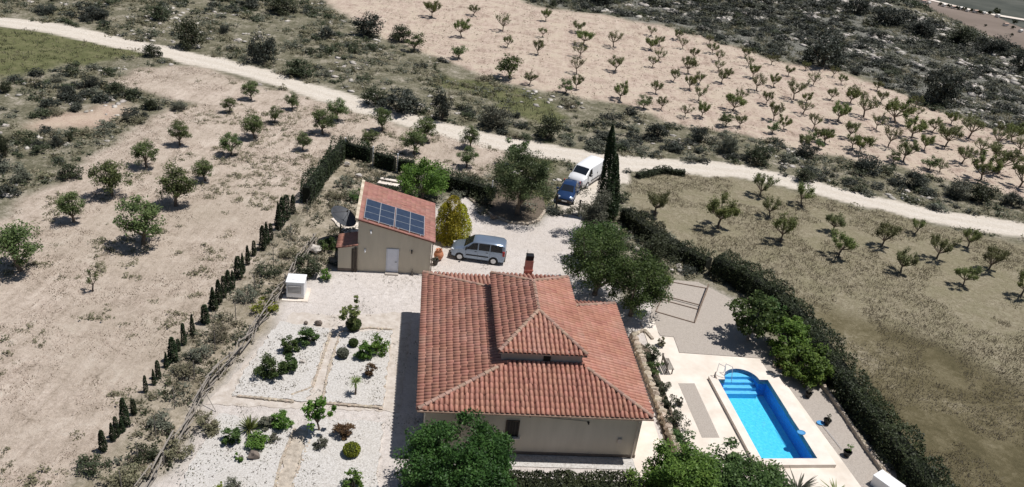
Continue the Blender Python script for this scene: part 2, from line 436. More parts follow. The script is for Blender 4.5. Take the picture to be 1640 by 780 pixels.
HILLSCRUB = P2([(760, -60), (840, -2), (900, 12), (980, 28), (1060, 42), (1120, 58), (1180, 74), (1240, 94), (1320, 104), (1400, 128), (1480, 164), (1560, 192), (1640, 216), (1760, 256), (1760, 130), (1640, 84), (1520, 48), (1440, 12), (1380, -30)])
zone = {
    'hill': blur(blur(inpoly(wx2, wy2, HILLSCRUB).astype(float))),
    'orchard': inpoly(wx, wy, ORCHARD).astype(float),
    'left': inpoly(wx, wy, LEFTFIELD).astype(float),
    'meadow': inpoly(wx, wy, MEADOW).astype(float),
    'red': blur(blur(inpoly(wx2, wy2, REDSOIL).astype(float))),
    'right': inpoly(wx, wy, RIGHTFIELD).astype(float),
    'dark': blur(blur(blur(inpoly(wx2, wy2, DARKGRASS).astype(float)))),
    'verge': np.maximum(inpoly(wx2, wy2, VERGE), inpoly(wx2, wy2, GRASSPATCH)).astype(float),
    'road': np.maximum(np.clip((roadw - segdist(GX + .35 * (wx - GX), GY + .35 * (wy - GY), ROAD)) / 0.3 + 0.5, 0, 1), inpoly(wx, wy, JUNCTION)),
    'yard': inpoly(wx, wy, YARD).astype(float),
    'strip': inpoly(wx, wy, STRIP).astype(float),
}
rd_d = segdist(GX, GY, ROAD)
zone['track'] = np.exp(-((np.abs(rd_d) - 0.85) / 0.35) ** 2) * (0.5 + 0.5 * vnoise(GX, GY, 3, 33))
for k in zone:
    if k not in ('road', 'track'): zone[k] = blur(zone[k])

# ground shader: zones blend through vertex masks, everything else is noise
gm, t, N, L, B = _nodes('ground')
tc = N.new('ShaderNodeTexCoord'); W3 = tc.outputs['Object']
def attr(n):
    a = N.new('ShaderNodeAttribute'); a.attribute_name = n
    s = N.new('ShaderNodeSeparateColor'); L.new(a.outputs['Color'], s.inputs[0]); return [s.outputs[i] for i in range(3)]
zl, zo, zr = attr('mask_a'); zm, zred, zrd = attr('mask_b'); zy, zs, zt = attr('mask_c'); zdk, zv, zh = attr('mask_d')
n_big = noise_fac(t, 0.06, 5, 0.6, W3)
n_mid = noise_fac(t, 0.45, 6, 0.7, W3, 0.6)
n_fine = noise_fac(t, 2.6, 6, 0.75, W3, 0.8)
n_grit = noise_fac(t, 9, 4, 0.7, W3)
def addn(a, b, wa, wb):
    x = N.new('ShaderNodeMath'); x.operation = 'MULTIPLY'; L.new(a, x.inputs[0]); x.inputs[1].default_value = wa
    y = N.new('ShaderNodeMath'); y.operation = 'MULTIPLY_ADD'; L.new(b, y.inputs[0]); y.inputs[1].default_value = wb; L.new(x.outputs[0], y.inputs[2])
    return y.outputs[0]
mp_ = N.new('ShaderNodeMapping'); mp_.inputs['Rotation'].default_value = (0, 0, 0.62); mp_.inputs['Scale'].default_value = (2.4, 0.28, 1); L.new(W3, mp_.inputs[0])
n_row = noise_fac(t, 0.9, 5, 0.7, mp_.outputs[0], 0.4)
mp2 = N.new('ShaderNodeMapping'); mp2.inputs['Rotation'].default_value = (0, 0, -0.12); mp2.inputs['Scale'].default_value = (2.2, 0.16, 1); L.new(W3, mp2.inputs[0])
n_row2 = noise_fac(t, 0.8, 5, 0.7, mp2.outputs[0], 0.3)
n_mf = addn(n_mid, n_fine, 0.5, 0.5)
n_fg = addn(n_fine, n_grit, 0.6, 0.4)
n_bm = addn(n_big, n_mf, 0.5, 0.5)
c_scrub = ramp(t, n_mf, [(0.40, (0.09, 0.088, 0.055)), (0.50, (0.17, 0.158, 0.108)), (0.60, (0.33, 0.295, 0.235)), (0.70, (0.52, 0.47, 0.41))])
n_lf = addn(addn(n_fg, n_row, 0.74, 0.26), n_mid, 0.68, 0.32)
n_of = addn(addn(n_fg, n_row2, 0.75, 0.25), n_mid, 0.7, 0.3)
c_left = ramp(t, n_lf, [(0.395, (0.185, 0.15, 0.115)), (0.45, (0.37, 0.303, 0.245)), (0.525, (0.54, 0.452, 0.38)), (0.61, (0.73, 0.645, 0.56))])
c_left = mixc(t, ramp(t, n_bm, [(0.42, (0, 0, 0)), (0.62, (1, 1, 1))]), c_left, mixc(t, 0.6, c_left, (0.34, 0.29, 0.222)))
c_orch = ramp(t, n_of, [(0.395, (0.19, 0.145, 0.11)), (0.45, (0.37, 0.285, 0.23)), (0.525, (0.515, 0.41, 0.345)), (0.61, (0.67, 0.575, 0.505))])
c_orch = mixc(t, ramp(t, n_mid, [(0.40, (0, 0, 0)), (0.64, (0.8, 0.8, 0.8))]), c_orch, (0.50, 0.43, 0.33))
c_right = ramp(t, n_fg, [(0.36, (0.145, 0.122, 0.08)), (0.47, (0.225, 0.195, 0.132)), (0.56, (0.30, 0.265, 0.19)), (0.70, (0.42, 0.38, 0.295))])
c_right = mixc(t, ramp(t, n_mid, [(0.42, (0, 0, 0)), (0.62, (0.5, 0.5, 0.5))]), c_right, (0.20, 0.185, 0.11))
c_dark = ramp(t, n_bm, [(0.38, (0.065, 0.058, 0.03)), (0.49, (0.115, 0.098, 0.054)), (0.56, (0.18, 0.155, 0.095)), (0.64, (0.34, 0.30, 0.225))])
c_mead = ramp(t, n_mf, [(0.36, (0.07, 0.08, 0.035)), (0.5, (0.125, 0.13, 0.06)), (0.65, (0.21, 0.195, 0.11))])
c_road = ramp(t, n_fg, [(0.35, (0.50, 0.44, 0.365)), (0.5, (0.60, 0.54, 0.46)), (0.66, (0.70, 0.64, 0.565))])
c_yard0 = ramp(t, n_fg, [(0.36, (0.43, 0.385, 0.345)), (0.47, (0.57, 0.52, 0.48)), (0.60, (0.68, 0.63, 0.59))])
c_yard = mixc(t, ramp(t, n_bm, [(0.47, (0, 0, 0)), (0.60, (0.6, 0.6, 0.6))]), c_yard0, (0.50, 0.44, 0.385))
c_strip = ramp(t, n_mf, [(0.36, (0.15, 0.13, 0.085)), (0.47, (0.29, 0.25, 0.185)), (0.56, (0.40, 0.345, 0.27)), (0.68, (0.56, 0.49, 0.40))])
c_hill = ramp(t, n_fg, [(0.40, (0.07, 0.072, 0.058)), (0.51, (0.15, 0.148, 0.125)), (0.59, (0.32, 0.31, 0.285)), (0.68, (0.52, 0.50, 0.47))])
col = mixc(t, zh, c_scrub, c_hill)
for z, c in ((zl, c_left), (zo, c_orch), (zr, c_right), (zdk, c_dark), (zm, c_mead), (zv, c_mead), (zred, mixc(t, 0.35, c_orch, (0.48, 0.34, 0.25))), (zs, c_strip), (zy, c_yard), (zrd, c_road)):
    col = mixc(t, z, col, c)
tk = N.new('ShaderNodeMath'); tk.operation = 'MULTIPLY'; tk.inputs[1].default_value = 0.45; L.new(zt, tk.inputs[0])
col = mixc(t, tk.outputs[0], col, (0.74, 0.69, 0.62))
L.new(col, B.inputs['Base Color']); B.inputs['Roughness'].default_value = 0.95; B.inputs['Specular IOR Level'].default_value = 0.1
bf = addn(n_fine, n_grit, 0.7, 0.3)
bump(t, bf, 0.22, B, 0.8)

ny, nx = GX.shape
IDX = np.arange(nx * ny).reshape(ny, nx)
quads = np.stack([IDX[:-1, :-1], IDX[:-1, 1:], IDX[1:, 1:], IDX[1:, :-1]], -1).reshape(-1, 4)
VERT = np.stack([GX, GY, GZ], -1).reshape(-1, 3)
flat = {k: v.reshape(-1) for k, v in zone.items()}
def facemask(k): return flat[k][quads].mean(1)
own = np.zeros(len(quads), int)                       # which piece of ground each face belongs to
order = [('scrubland', None), ('left_orchard_field', 'left'), ('hillside_orchard_ground', 'orchard'), ('dry_grass_field', 'right'), ('green_meadow', 'meadow'), ('rough_verge', 'strip'), ('gravel_yard', 'yard'), ('dirt_road', 'road')]
for i, (nm, k) in enumerate(order):
    if k: own[facemask(k) > 0.5] = i
own[poolmask.reshape(-1)[quads].any(1)] = -1
for i, (nm, k) in enumerate(order):
    q = quads[own == i]
    if not len(q): continue
    ids = np.unique(q)
    remap = np.zeros(len(VERT), np.int32); remap[ids] = np.arange(len(ids))
    me = np_mesh(nm, VERT[ids], remap[q], gm, smooth=True)
    for an, ks in (('mask_a', ('left', 'orchard', 'right')), ('mask_b', ('meadow', 'red', 'road')), ('mask_c', ('yard', 'strip', 'track')), ('mask_d', ('dark', 'verge', 'hill'))):
        a = me.color_attributes.new(an, 'FLOAT_COLOR', 'POINT')
        d = np.ones((len(ids), 4), np.float32)
        for c, kk in enumerate(ks): d[:, c] = flat[kk][ids] if kk else 0
        a.data.foreach_set('color', d.ravel())
    tag(link(nm, me), kind='structure')

def zval(k, x, y):
    i = np.clip(np.searchsorted(YS, y), 0, ny - 1); j = np.clip(np.searchsorted(XS, x), 0, nx - 1)
    return zone[k][i, j]

# far valley floor beyond the ridge: brown field, pale lane, dark green land
def valley_sheet(name, px, z, m):
    pts = [G(u, v, VALLEY_Z + z) for u, v in px]
    mb = MB(); mb.prism([(p.x, p.y) for p in pts], VALLEY_Z + z - 0.6, VALLEY_Z + z)
    tag(mb.build(name, m), kind='structure')
M['valley'] = mat('valley_green', (0.042, 0.048, 0.04), (0.07, 0.075, 0.062), 0.02, 0.95, c3=(0.115, 0.115, 0.098))
M['valley_brown'] = mat('valley_brown', (0.17, 0.135, 0.11), (0.23, 0.185, 0.155), 0.015, 0.95)
valley_sheet('valley_ground', [(1330, -60), (1900, -60), (1900, 260), (1330, 120)], 0.5, M['valley'])
valley_sheet('valley_field', [(1400, -40), (1462, -6), (1500, 3), (1545, 14), (1592, 25), (1616, 36), (1640, 46), (1720, 90), (1720, 180), (1400, 90)], 1.0, M['valley_brown'])
valley_sheet('valley_lane', [(1460, -9), (1500, 1), (1545, 12), (1592, 22), (1640, 30), (1720, 44), (1720, 47), (1640, 32.5), (1592, 24.5), (1545, 14), (1500, 3), (1460, -6)], 1.5, M['road_pale'] if 'road_pale' in M else M['deck'])
# ------------------------------------------------------------------ the house
HE = 3.347; PSI = 0.129922
house = empty('tiled_house', (-3.985, 35.582, 0), PSI, 'single storey cream house with terracotta hip roof and a raised central roof', 'house')
HW, HD = 13.13, 14.79
HINV = (Matrix.Translation((-3.985, 35.582, 0)) @ Matrix.Rotation(PSI, 4, 'Z')).inverted()
camh = HINV @ Vector((0, 0, CAM_H))

# walls: main block under the eaves (0.45 m overhang) and the raised centre block
O = 0.45
FOOT = [(O, O), (HW - O, O), (HW - O, 12 - O), (9.7, 12 - O), (9.7, HD - O), (O, HD - O)]
mb = MB(); mb.prism(FOOT, 0.25, HE + 0.05)
wall = mb.build('wall', M['render_wall'], house)
mb = MB(); pl = [(O - .03, O - .03), (HW - O + .03, O - .03), (HW - O + .03, 12 - O + .03), (9.73, 12 - O + .03), (9.73, HD - O + .03), (O - .03, HD - O + .03)]
mb.prism(pl, -0.05, 0.25); mb.build('plinth', M['plinth'], house)

UX0, UX1, UY0, UY1, UZ = 4.45, 9.68, 3.42, 12.4, 4.97
mb = MB(); mb.prism([(UX0 + .25, UY0 + .22), (UX1 - .25, UY0 + .22), (UX1 - .25, UY1 - .22), (UX0 + .25, UY1 - .22)], 3.5, UZ + 0.02)
M['clere'] = mat('clerestory_render', (0.36, 0.32, 0.28), (0.44, 0.39, 0.34), 1, 0.9)  # shade on the raised block is put into this darker grey
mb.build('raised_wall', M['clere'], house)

# lower roof surface
PL, PF, PR_, PB, PB2 = 0.18, 0.265, 0.25, 0.275, 0.43
def lower_planes(x, y):
    zs = [(PL * x, 'left'), (PF * y, 'front'), (PR_ * (HW - x), 'right')]
    zs.append((PB * (HD - y), 'rear') if x < 9.7 else (PB2 * (12 - y), 'rear_right'))
    return min(zs)
def upper_planes(x, y):
    return min([(0.27 * (x - UX0), 'left'), (0.2 * (y - UY0), 'front'), (0.27 * (UX1 - x), 'right'), (0.36 * (UY1 - y), 'rear')])

def surface_grid(x0, x1, y0, y1, step, zf, ok):
    nx_ = int(round((x1 - x0) / step)) + 1; ny_ = int(round((y1 - y0) / step)) + 1
    xs = np.linspace(x0, x1, nx_); ys = np.linspace(y0, y1, ny_)
    vs = [(x, y, zf(x, y)) for y in ys for x in xs]; fs = []
    for j in range(ny_ - 1):
        for i in range(nx_ - 1):
            if ok((xs[i] + xs[i + 1]) / 2, (ys[j] + ys[j + 1]) / 2):
                fs.append((j * nx_ + i, j * nx_ + i + 1, (j + 1) * nx_ + i + 1, (j + 1) * nx_ + i))
    return vs, fs
okl = lambda x, y: (x < 9.7 or y < 12) and not (UX0 + 0.4 < x < UX1 - 0.4 and UY0 + 0.4 < y < UY1 - 0.4)
vs, fs = surface_grid(0.03, HW - 0.03, 0.03, HD - 0.03, 0.26, lambda x, y: HE - 0.075 + max(0, lower_planes(x, y)[0]), okl)
mb = MB(); mb.add(vs, fs); roof = mb.build('roof', M['under'], house)
vs, fs = surface_grid(UX0 + .03, UX1 - .03, UY0 + .03, UY1 - .03, 0.26, lambda x, y: UZ - 0.065 + max(0, upper_planes(x, y)[0]), lambda x, y: True)
mb = MB(); mb.add(vs, fs); mb.build('raised_roof_deck', M['under'], roof)
# eave soffits / fascia boards
mb = MB()
for a, b in (((0.05, 0.0), (HW - .05, 0.0)), ((0.0, 0.0), (0.0, HD)), ((HW, 0.0), (HW, 12.0)), ((0.05, HD), (9.65, HD)), ((9.7, 12.0), (9.7, HD)), ((9.75, 12.0), (HW - .05, 12.0))):
    c = ((a[0] + b[0]) / 2, (a[1] + b[1]) / 2, HE - 0.10)
    mb.box(c, (abs(a[0] - b[0]) + .06, abs(a[1] - b[1]) + .06, 0.13))
mb.prism([(0.08, 0.08), (HW - .08, 0.08), (HW - .08, 11.92), (9.62, 11.92), (9.62, HD - .08), (0.08, HD - .08)], HE - 0.19, HE - 0.12)
mb.build('eave_board', M['fascia'], roof)
mb = MB()
mb.prism([(UX0 + .02, UY0 + .02), (UX1 - .02, UY0 + .02), (UX1 - .02, UY1 - .02), (UX0 + .02, UY1 - .02)], UZ - 0.15, UZ - 0.075)
mb.build('raised_eave_board', M['clere'], roof)

# one clay tile: barrel and pan, lower end lifted, shared by every tile
TW, TL = 0.28, 0.41
def tile_arrays():
    prof = [(-.14, -.035), (-.118, -.060), (-.098, -.035), (-.082, .030), (-0.03, .088), (.045, .088), (.105, .040), (.138, -.035)]
    vs = []; n = len(prof)
    for y, dz, s in ((-0.02, 0.010, 1.0), (TL + 0.03, 0.0, 0.95)):
        vs += [(x * s, y, z + dz) for x, z in prof]
    vs += [(x, -0.02, z - 0.008) for x, z in prof]       # the butt end has thickness
    fs = [(i, i + 1, n + i + 1, n + i) for i in range(n - 1)] + [(2 * n + i, 2 * n + i + 1, i + 1, i) for i in range(n - 1)]
    return np.array(vs), np.array(fs)
TV, TF = tile_arrays()
tile_me = np_mesh('roof_tile', TV, TF, M['tile'])
cap_mb = MB()
_n = 7; _vs = []
for y, r, dz in ((-0.25, .135, .03), (0.25, .115, 0.0)):
    for i in range(_n):
        a = math.pi * i / (_n - 1); _vs.append((r * math.cos(a), y, r * 0.8 * math.sin(a) + dz))
for i in range(_n):
    a = math.pi * i / (_n - 1); _vs.append((.105 * math.cos(a), -0.25, .105 * 0.8 * math.sin(a) + .03))
cap_mb.add(_vs, [(i + 1, i, _n + i, _n + i + 1) for i in range(_n - 1)] + [(i, i + 1, 2 * _n + i + 1, 2 * _n + i) for i in range(_n - 1)])
cap_me = cap_mb.mesh('ridge_tile', M['cap'])

def slope_tiles(origin, u, s, tan, z0, nu, ns, test, tw=TW, tl=TL):
    """tile matrices on one roof plane: origin = eave start, u along the eave, s up the slope (plan)"""
    out = []
    cs = 1 / math.sqrt(1 + tan * tan)
    u = Vector((*u, 0)); s3 = Vector((s[0], s[1], tan)).normalized(); nrm = u.cross(s3)
    for j in range(ns):
        for i in range(nu):
            d = (j * tl) * cs
            px = Vector((*origin, 0)) + u * (i + .5) * tw + Vector((*s, 0)) * d
            pc = px + Vector((*s, 0)) * tl * 0.5 * cs
            if not test(pc.x, pc.y): continue
            jit = random.gauss(0, 0.009)
            R = Matrix((u, s3, nrm)).transposed() @ Matrix.Rotation(random.gauss(0, 0.022), 3, 'Z')
            mtx = R.to_4x4(); mtx.translation = Vector((px.x, px.y, z0 + tan * d)) + u * jit + nrm * random.uniform(-.004, .008)
            out.append(mtx)
    return out
tiles = []
low = lambda nm: (lambda x, y: lower_planes(x, y)[1] == nm and (x < 9.7 or y < 12) and not (UX0 + .3 < x < UX1 - .3 and UY0 + .25 < y < UY1 - .3))
tw_f = HW / 47
tiles += slope_tiles((0, -0.04), (1, 0), (0, 1), PF, HE, 47, 12, low('front'), tw_f)
tiles += slope_tiles((-0.04, HD), (0, -1), (1, 0), PL, HE, 53, 14, low('left'), HD / 53)
tiles += slope_tiles((HW + 0.04, 0), (0, 1), (-1, 0), PR_, HE, 43, 11, low('right'), 12 / 43)
tiles += slope_tiles((9.7, HD + .04), (-1, 0), (0, -1), PB, HE, 35, 9, low('rear'))
tiles += slope_tiles((HW, 12.04), (-1, 0), (0, -1), PB2, HE, 12, 6, low('rear_right'))
up = lambda nm: (lambda x, y: UX0 <= x <= UX1 and UY0 <= y <= UY1 and upper_planes(x, y)[1] == nm)
tiles += slope_tiles((UX0, UY0 - .04), (1, 0), (0, 1), 0.2, UZ, 19, 10, up('front'), (UX1 - UX0) / 19)
tiles += slope_tiles((UX0 - .04, UY1), (0, -1), (1, 0), 0.27, UZ, 32, 8, up('left'), (UY1 - UY0) / 32)
tiles += slope_tiles((UX1 + .04, UY0), (0, 1), (-1, 0), 0.27, UZ, 32, 8, up('right'), (UY1 - UY0) / 32)
tiles += slope_tiles((UX1, UY1 + .04), (-1, 0), (0, -1), 0.36, UZ, 18, 6, up('rear'))
tiles.sort(key=lambda m_: (m_.translation - camh).length)
for m_ in tiles[:300]: link('roof_tile', tile_me, roof, m_)
def joined(mats_, V0, F0):
    n = len(V0); A = np.array([[list(r) for r in m_] for m_ in mats_])
    V = np.einsum('mij,nj->mni', A[:, :3, :3], V0) + A[:, None, :3, 3]
    Fq = (F0[None] + (np.arange(len(mats_)) * n)[:, None, None]).reshape(-1, F0.shape[1])
    return V.reshape(-1, 3), Fq
V_, F_ = joined(tiles[300:], TV, TF)
tag(link('roof_tile', np_mesh('roof_tiles_rest', V_, F_, M['tile']), roof), kind='stuff')

def caps(a, b, step=0.42, lift=0.03):
    a = Vector(a); b = Vector(b); d = b - a; n = max(1, int(d.length / step)); dn = d.normalized()
    x = dn.cross(Vector((0, 0, 1))).normalized(); z = x.cross(dn)
    for i in range(n):
        R = Matrix((x, dn, z)).transposed() @ Matrix.Rotation(random.gauss(0, .02), 3, 'Z')
        m_ = R.to_4x4(); m_.translation = a + d * ((i + .5) / n) + Vector((0, 0, lift + random.uniform(0, .012)))
        link('ridge_tile', cap_me, roof, m_)
zl_ = lambda x, y: HE + max(0, lower_planes(x, y)[0])
zu_ = lambda x, y: UZ + max(0, upper_planes(x, y)[0])
def capline(p, q, zf, n=1):
    caps((p[0], p[1], zf(*p)), (q[0], q[1], zf(*q)))
capline((0.05, 0.05), (UX0 - .0, UX0 * PL / PF), zl_)
capline((HW - .05, 0.05), (UX1 + .05, (HW - UX1 - .05) * PR_ / PF), zl_)
capline((0.05, HD - .05), (UX0, HD - UX0 * PL / PB), zl_)
capline((HW - .05, 11.95), (UX1 + .05, 12 - (HW - UX1) * PR_ / PB2), zl_)
AP1 = ((UX0 + UX1) / 2, UY0 + (UX1 - UX0) / 2 * 0.27 / 0.2); AP2 = (AP1[0], UY1 - (UX1 - UX0) / 2 * 0.27 / 0.36)
capline((UX0 + .05, UY0 + .05), AP1, zu_); capline((UX1 - .05, UY0 + .05), AP1, zu_)
capline((UX0 + .05, UY1 - .05), AP2, zu_); capline((UX1 - .05, UY1 - .05), AP2, zu_); capline(AP1, AP2, zu_)

# windows and small fittings on the front wall
def window(x, z, w, h, bars=3):
    mb = MB(); mb.box((x, O - .015, z), (w, 0.05, h)); f = mb.build('window', M['black'], house)
    fr = MB()
    for dx, dz, sx, sz in ((-w / 2 - .03, 0, .08, h + .14), (w / 2 + .03, 0, .08, h + .14), (0, h / 2 + .04, w, .07), (0, 0, .03, h - .02)):
        fr.box((x + dx, O - .035, z + dz), (sx, .09, sz))
    fr.build('window_frame', M['darkwood'], f)
    sl_ = MB(); sl_.box((x, O - .10, z - h / 2 - .06), (w + .36, .26, .07)); sl_.build('window_sill', M['coping'], f)
    g_ = MB()
    for k in range(bars): g_.bar((x - w / 2 + w * (k + 1) / (bars + 1), O - .09, z - h / 2), (x - w / 2 + w * (k + 1) / (bars + 1), O - .09, z + h / 2), .012, n=5)
    g_.build('window_grille', M['darkmetal'], f)
window(5.35, 1.9, 0.62, 1.05)
for x, z, r in ((6.25, 2.93, .09), (9.6, 2.55, .07)):
    mb = MB(); mb.bar((x, O - .06, z), (x, O + .05, z), r, n=10); mb.bar((x, O - .16, z - .05), (x, O - .06, z), r * .55, r * .8, n=8); mb.build('wall_lamp' if r < .08 else 'wall_vent', M['darkmetal'], house)
mb = MB(); mb.box((7.35, UY0 + .20, 4.5), (.42, .06, .32)); cw = mb.build('window', M['black'], house)
mb = MB()
for dz in (-.09, 0, .09): mb.box((7.35, UY0 + .16, 4.5 + dz), (.40, .03, .02))
mb.build('louvre', M['darkmetal'], cw)
mb = MB()
mb = MB()
x = HW - O - .2; mb.tube([(x, .02, HE - .12), (x, O - .07, HE - .35), (x, O - .07, .05)], [.045, .045, .045], 8); mb.build('downpipe', M['fascia'], house)
mb = MB(); mb.bar((0.0, -.07, HE - .06), (HW, -.07, HE - .06), .055, n=8); mb.build('gutter', M['cap'], house)
mb = MB(); mb.bar((6.3, O - .02, 2.85), (9.6, O - .02, 2.62), .012, n=5); mb.build('cable', M['darkmetal'], house)
mb = MB(); mb.box((11.6, O - .05, 1.3), (.24, .1, .32)); mb.build('meter_box', M['fascia'], house, bevel=.01)
# side window and door on the left wall and terrace door on the right wall
mb = MB(); mb.box((O - .02, 5.0, 1.9), (.05, 1.4, 1.2)); w_ = mb.build('window', M['black'], house)
mb = MB(); mb.box((O - .04, 9.0, 1.15), (.06, 1.0, 2.05)); mb.build('door', M['darkwood'], house)
# chimney
mb = MB(); cxh, cyh = 7.0, 12.75
mb.box((cxh, cyh, 4.7), (.52, .46, 2.6)); ch = mb.build('chimney', M['brick'], house, bevel=.01)
mb = MB()
for dx in (-.2, .2):
    for dy in (-.17, .17): mb.box((cxh + dx, cyh + dy, 6.12), (.08, .08, .24))
mb.box((cxh, cyh, 6.1), (.44, .38, .26))
mb.build('chimney_flue', M['black'], ch)
mb = MB(); mb.box((cxh, cyh, 6.30), (.50, .44, .10)); mb.bar((cxh - .2, cyh, 6.3), (cxh - .2, cyh, 6.75), .012, n=5); mb.build('chimney_cap', M['black'], ch)
mb = MB(); mb.box((cxh, cyh, 5.25), (.60, .54, .1)); mb.build('chimney_collar', M['brick'], ch)
# paved strips round the house
def slab(name, pts, z0, z1, m, kind='structure', bevel=0.0):
    mb = MB(); mb.prism(pts, z0, z1); return tag(mb.build(name, m, bevel=bevel), kind=kind)
HM = house.matrix_world if False else Matrix.Translation((-3.985, 35.582, 0)) @ Matrix.Rotation(PSI, 4, 'Z')
H2 = lambda x, y: tuple((HM @ Vector((x, y, 0)))[:2])
slab('paved_path', [H2(12.5, -1.6), H2(14.6, -1.6), H2(14.6, 5.0), H2(13.9, 12.5), H2(12.5, 12.5)], -.1, .03, M['deck'])
slab('gravel_border', [H2(3.0, -.55), H2(12.6, -.55), H2(12.6, .6), H2(3.0, .6)], -.1, .05, M['gravel_white'])

# ------------------------------------------------------------------ shed with solar roof
SA = Vector((-11.49, 54.98, 0)); SB = Vector((-6.03, 55.75, 0)); sv = SB - SA
SPSI = math.atan2(sv.y, sv.x); SW = sv.length
shed = empty('garden_shed', SA, SPSI, 'beige rendered outbuilding with a sloping clay roof carrying solar panels', 'outbuilding')
SD, SZ0, SZ1 = 6.7, 4.35, 2.85
mb = MB(); v = [(0, 0, 0), (SW, 0, 0), (SW, SD, 0), (0, SD, 0), (0, 0, SZ0), (SW, 0, SZ1), (SW, SD, SZ1), (0, SD, SZ0)]
mb.add(v, [(3, 2, 1, 0), (4, 5, 6, 7), (0, 1, 5, 4), (1, 2, 6, 5), (2, 3, 7, 6), (3, 0, 4, 7)])
mb.build('wall', M['shed_wall'], shed)
stn = (SZ1 - SZ0) / SW
def srf(x, y, dz=0): return (x, y, SZ0 + stn * x + dz)
mb = MB(); c4 = [srf(-.02, -.12, .02), srf(SW + .2, -.12, .02), srf(SW + .2, SD + .12, .02), srf(-.02, SD + .12, .02)]
top = [(x, y, z + .10) for x, y, z in c4]
mb.add(c4 + top, [(3, 2, 1, 0), (4, 5, 6, 7), (0, 1, 5, 4), (1, 2, 6, 5), (2, 3, 7, 6), (3, 0, 4, 7)])
sroof = mb.build('roof', M['under'], shed)
sd_ = Vector((1, 0, stn)).normalized()
ex = MB(); ex.add([srf(-.22, -.15, .0), srf(.0, -.15, .0), srf(.0, SD + .15, .0), srf(-.22, SD + .15, .0), srf(-.22, -.15, .2), srf(.0, -.15, .2), srf(.0, SD + .15, .2), srf(-.22, SD + .15, .2)], [(3, 2, 1, 0), (4, 5, 6, 7), (0, 1, 5, 4), (1, 2, 6, 5), (2, 3, 7, 6), (3, 0, 4, 7)])
ex.build('parapet', M['stone'], sroof)
mats_ = slope_tiles((SW + .24, -.1), (0, 1), (-1, 0), -stn, SZ0 + stn * (SW + .24) + .12, int((SD + .2) / .2), 15, lambda x, y: x > .1, 0.2, 0.40)
SM_ = Matrix.Diagonal((0.72, 1, 0.7, 1))
mats_ = [m_ @ SM_ for m_ in mats_]
V_, F_ = joined(mats_, TV, TF)
M['tile_pink'] = mat('faded_terracotta', (0.35, 0.165, 0.13), (0.43, 0.225, 0.185), 1.2, 0.85, island=0.14, stain=(0.30, 0.20, 0.165))
tag(link('roof_tile', np_mesh('shed_tiles', V_, F_, M['tile_pink']), sroof), kind='stuff')
mb = MB(); mb.box((2.62, -.02, 1.03), (.80, .05, 2.02)); d_ = mb.build('door', M['door'], shed, bevel=.01)
mb = MB(); mb.bar((2.92, -.09, 1.0), (2.92, -.04, 1.0), .025, n=8); mb.box((2.88, -.10, 1.0), (.13, .02, .03)); mb.build('handle', M['darkmetal'], d_)
mb = MB()
for dx, dz, sx, sz in ((-.44, 1.05, .06, 2.1), (.44, 1.05, .06, 2.1), (0, 2.08, .82, .06)): mb.box((2.62 + dx, -.03, dz), (sx, .075, sz))
mb.build('door_frame', M['door'], d_)
mb = MB(); mb.box((2.62, -.22, .05), (1.0, .44, .1)); mb.build('doorstep', M['greypave'], shed)
for x, z, mm in ((4.05, 2.0, 'darkmetal'), (.95, 3.5, 'white'), (.55, 1.9, 'white')):
    mb = MB(); mb.box((x, -.05, z), (.10, .1, .14)); mb.lathe([(.05, z - .17), (.075, z - .1), (.05, z + .0)], (x, -.13, 0), 8); mb.build('wall_lamp', M[mm], shed)
mb = MB(); mb.bar((4.15, -.18, .0), (4.15, -.18, .55), .03, n=6); mb.bar((4.15, -.18, .5), (4.15, -.36, .45), .02, n=6); mb.lathe([(.12, 0), (.1, .12), (.04, .14)], (4.15, -.2, 0), 8); mb.build('water_tap', M['darkmetal'], shed)
mb = MB(); mb.bar((SW + .12, -.16, SZ1 - .1), (SW + .12, SD, SZ1 - .1), .06, n=8); mb.bar((SW + .08, -.12, SZ1 - .1), (SW + .06, -.10, 0), .04, n=8); mb.build('gutter', M['plinth'], shed)
# lean-to annex
mb = MB(); mb.prism([(-1.45, -.1), (-.02, -.1), (-.02, 1.9), (-1.45, 1.9)], .25, [2.0, 2.3, 2.3, 2.0]); an = mb.build('annex', M['shed_wall'], shed)
mb = MB(); mb.prism([(-1.47, -.12), (0, -.12), (0, 1.9), (-1.47, 1.9)], 0, .25); mb.build('annex_plinth', M['plinth'], an)
mb = MB(); mb.prism([(-1.5, -.2), (-.01, -.2), (-.01, 2.0), (-1.5, 2.0)], [1.99, 2.29, 2.29, 1.99], [2.06, 2.36, 2.36, 2.06]); mb.build('annex_roof_deck', M['under'], an)
mats_ = slope_tiles((-1.56, 2.0), (0, -1), (1, 0), .2, 2.05, 10, 4, lambda x, y: x < -.1, .22, .4)
V_, F_ = joined([m_ @ Matrix.Diagonal((.78, 1, .75, 1)) for m_ in mats_], TV, TF)
tag(link('roof_tile', np_mesh('annex_tiles', V_, F_, M['tile']), an), kind='stuff')
mb = MB(); mb.box((-.14, -.16, 1.05), (.2, .1, 2.1)); mb.box((-.36, -.14, 1.0), (.16, .05, 2.0)); mb.build('annex_door', M['darkwood'], an)

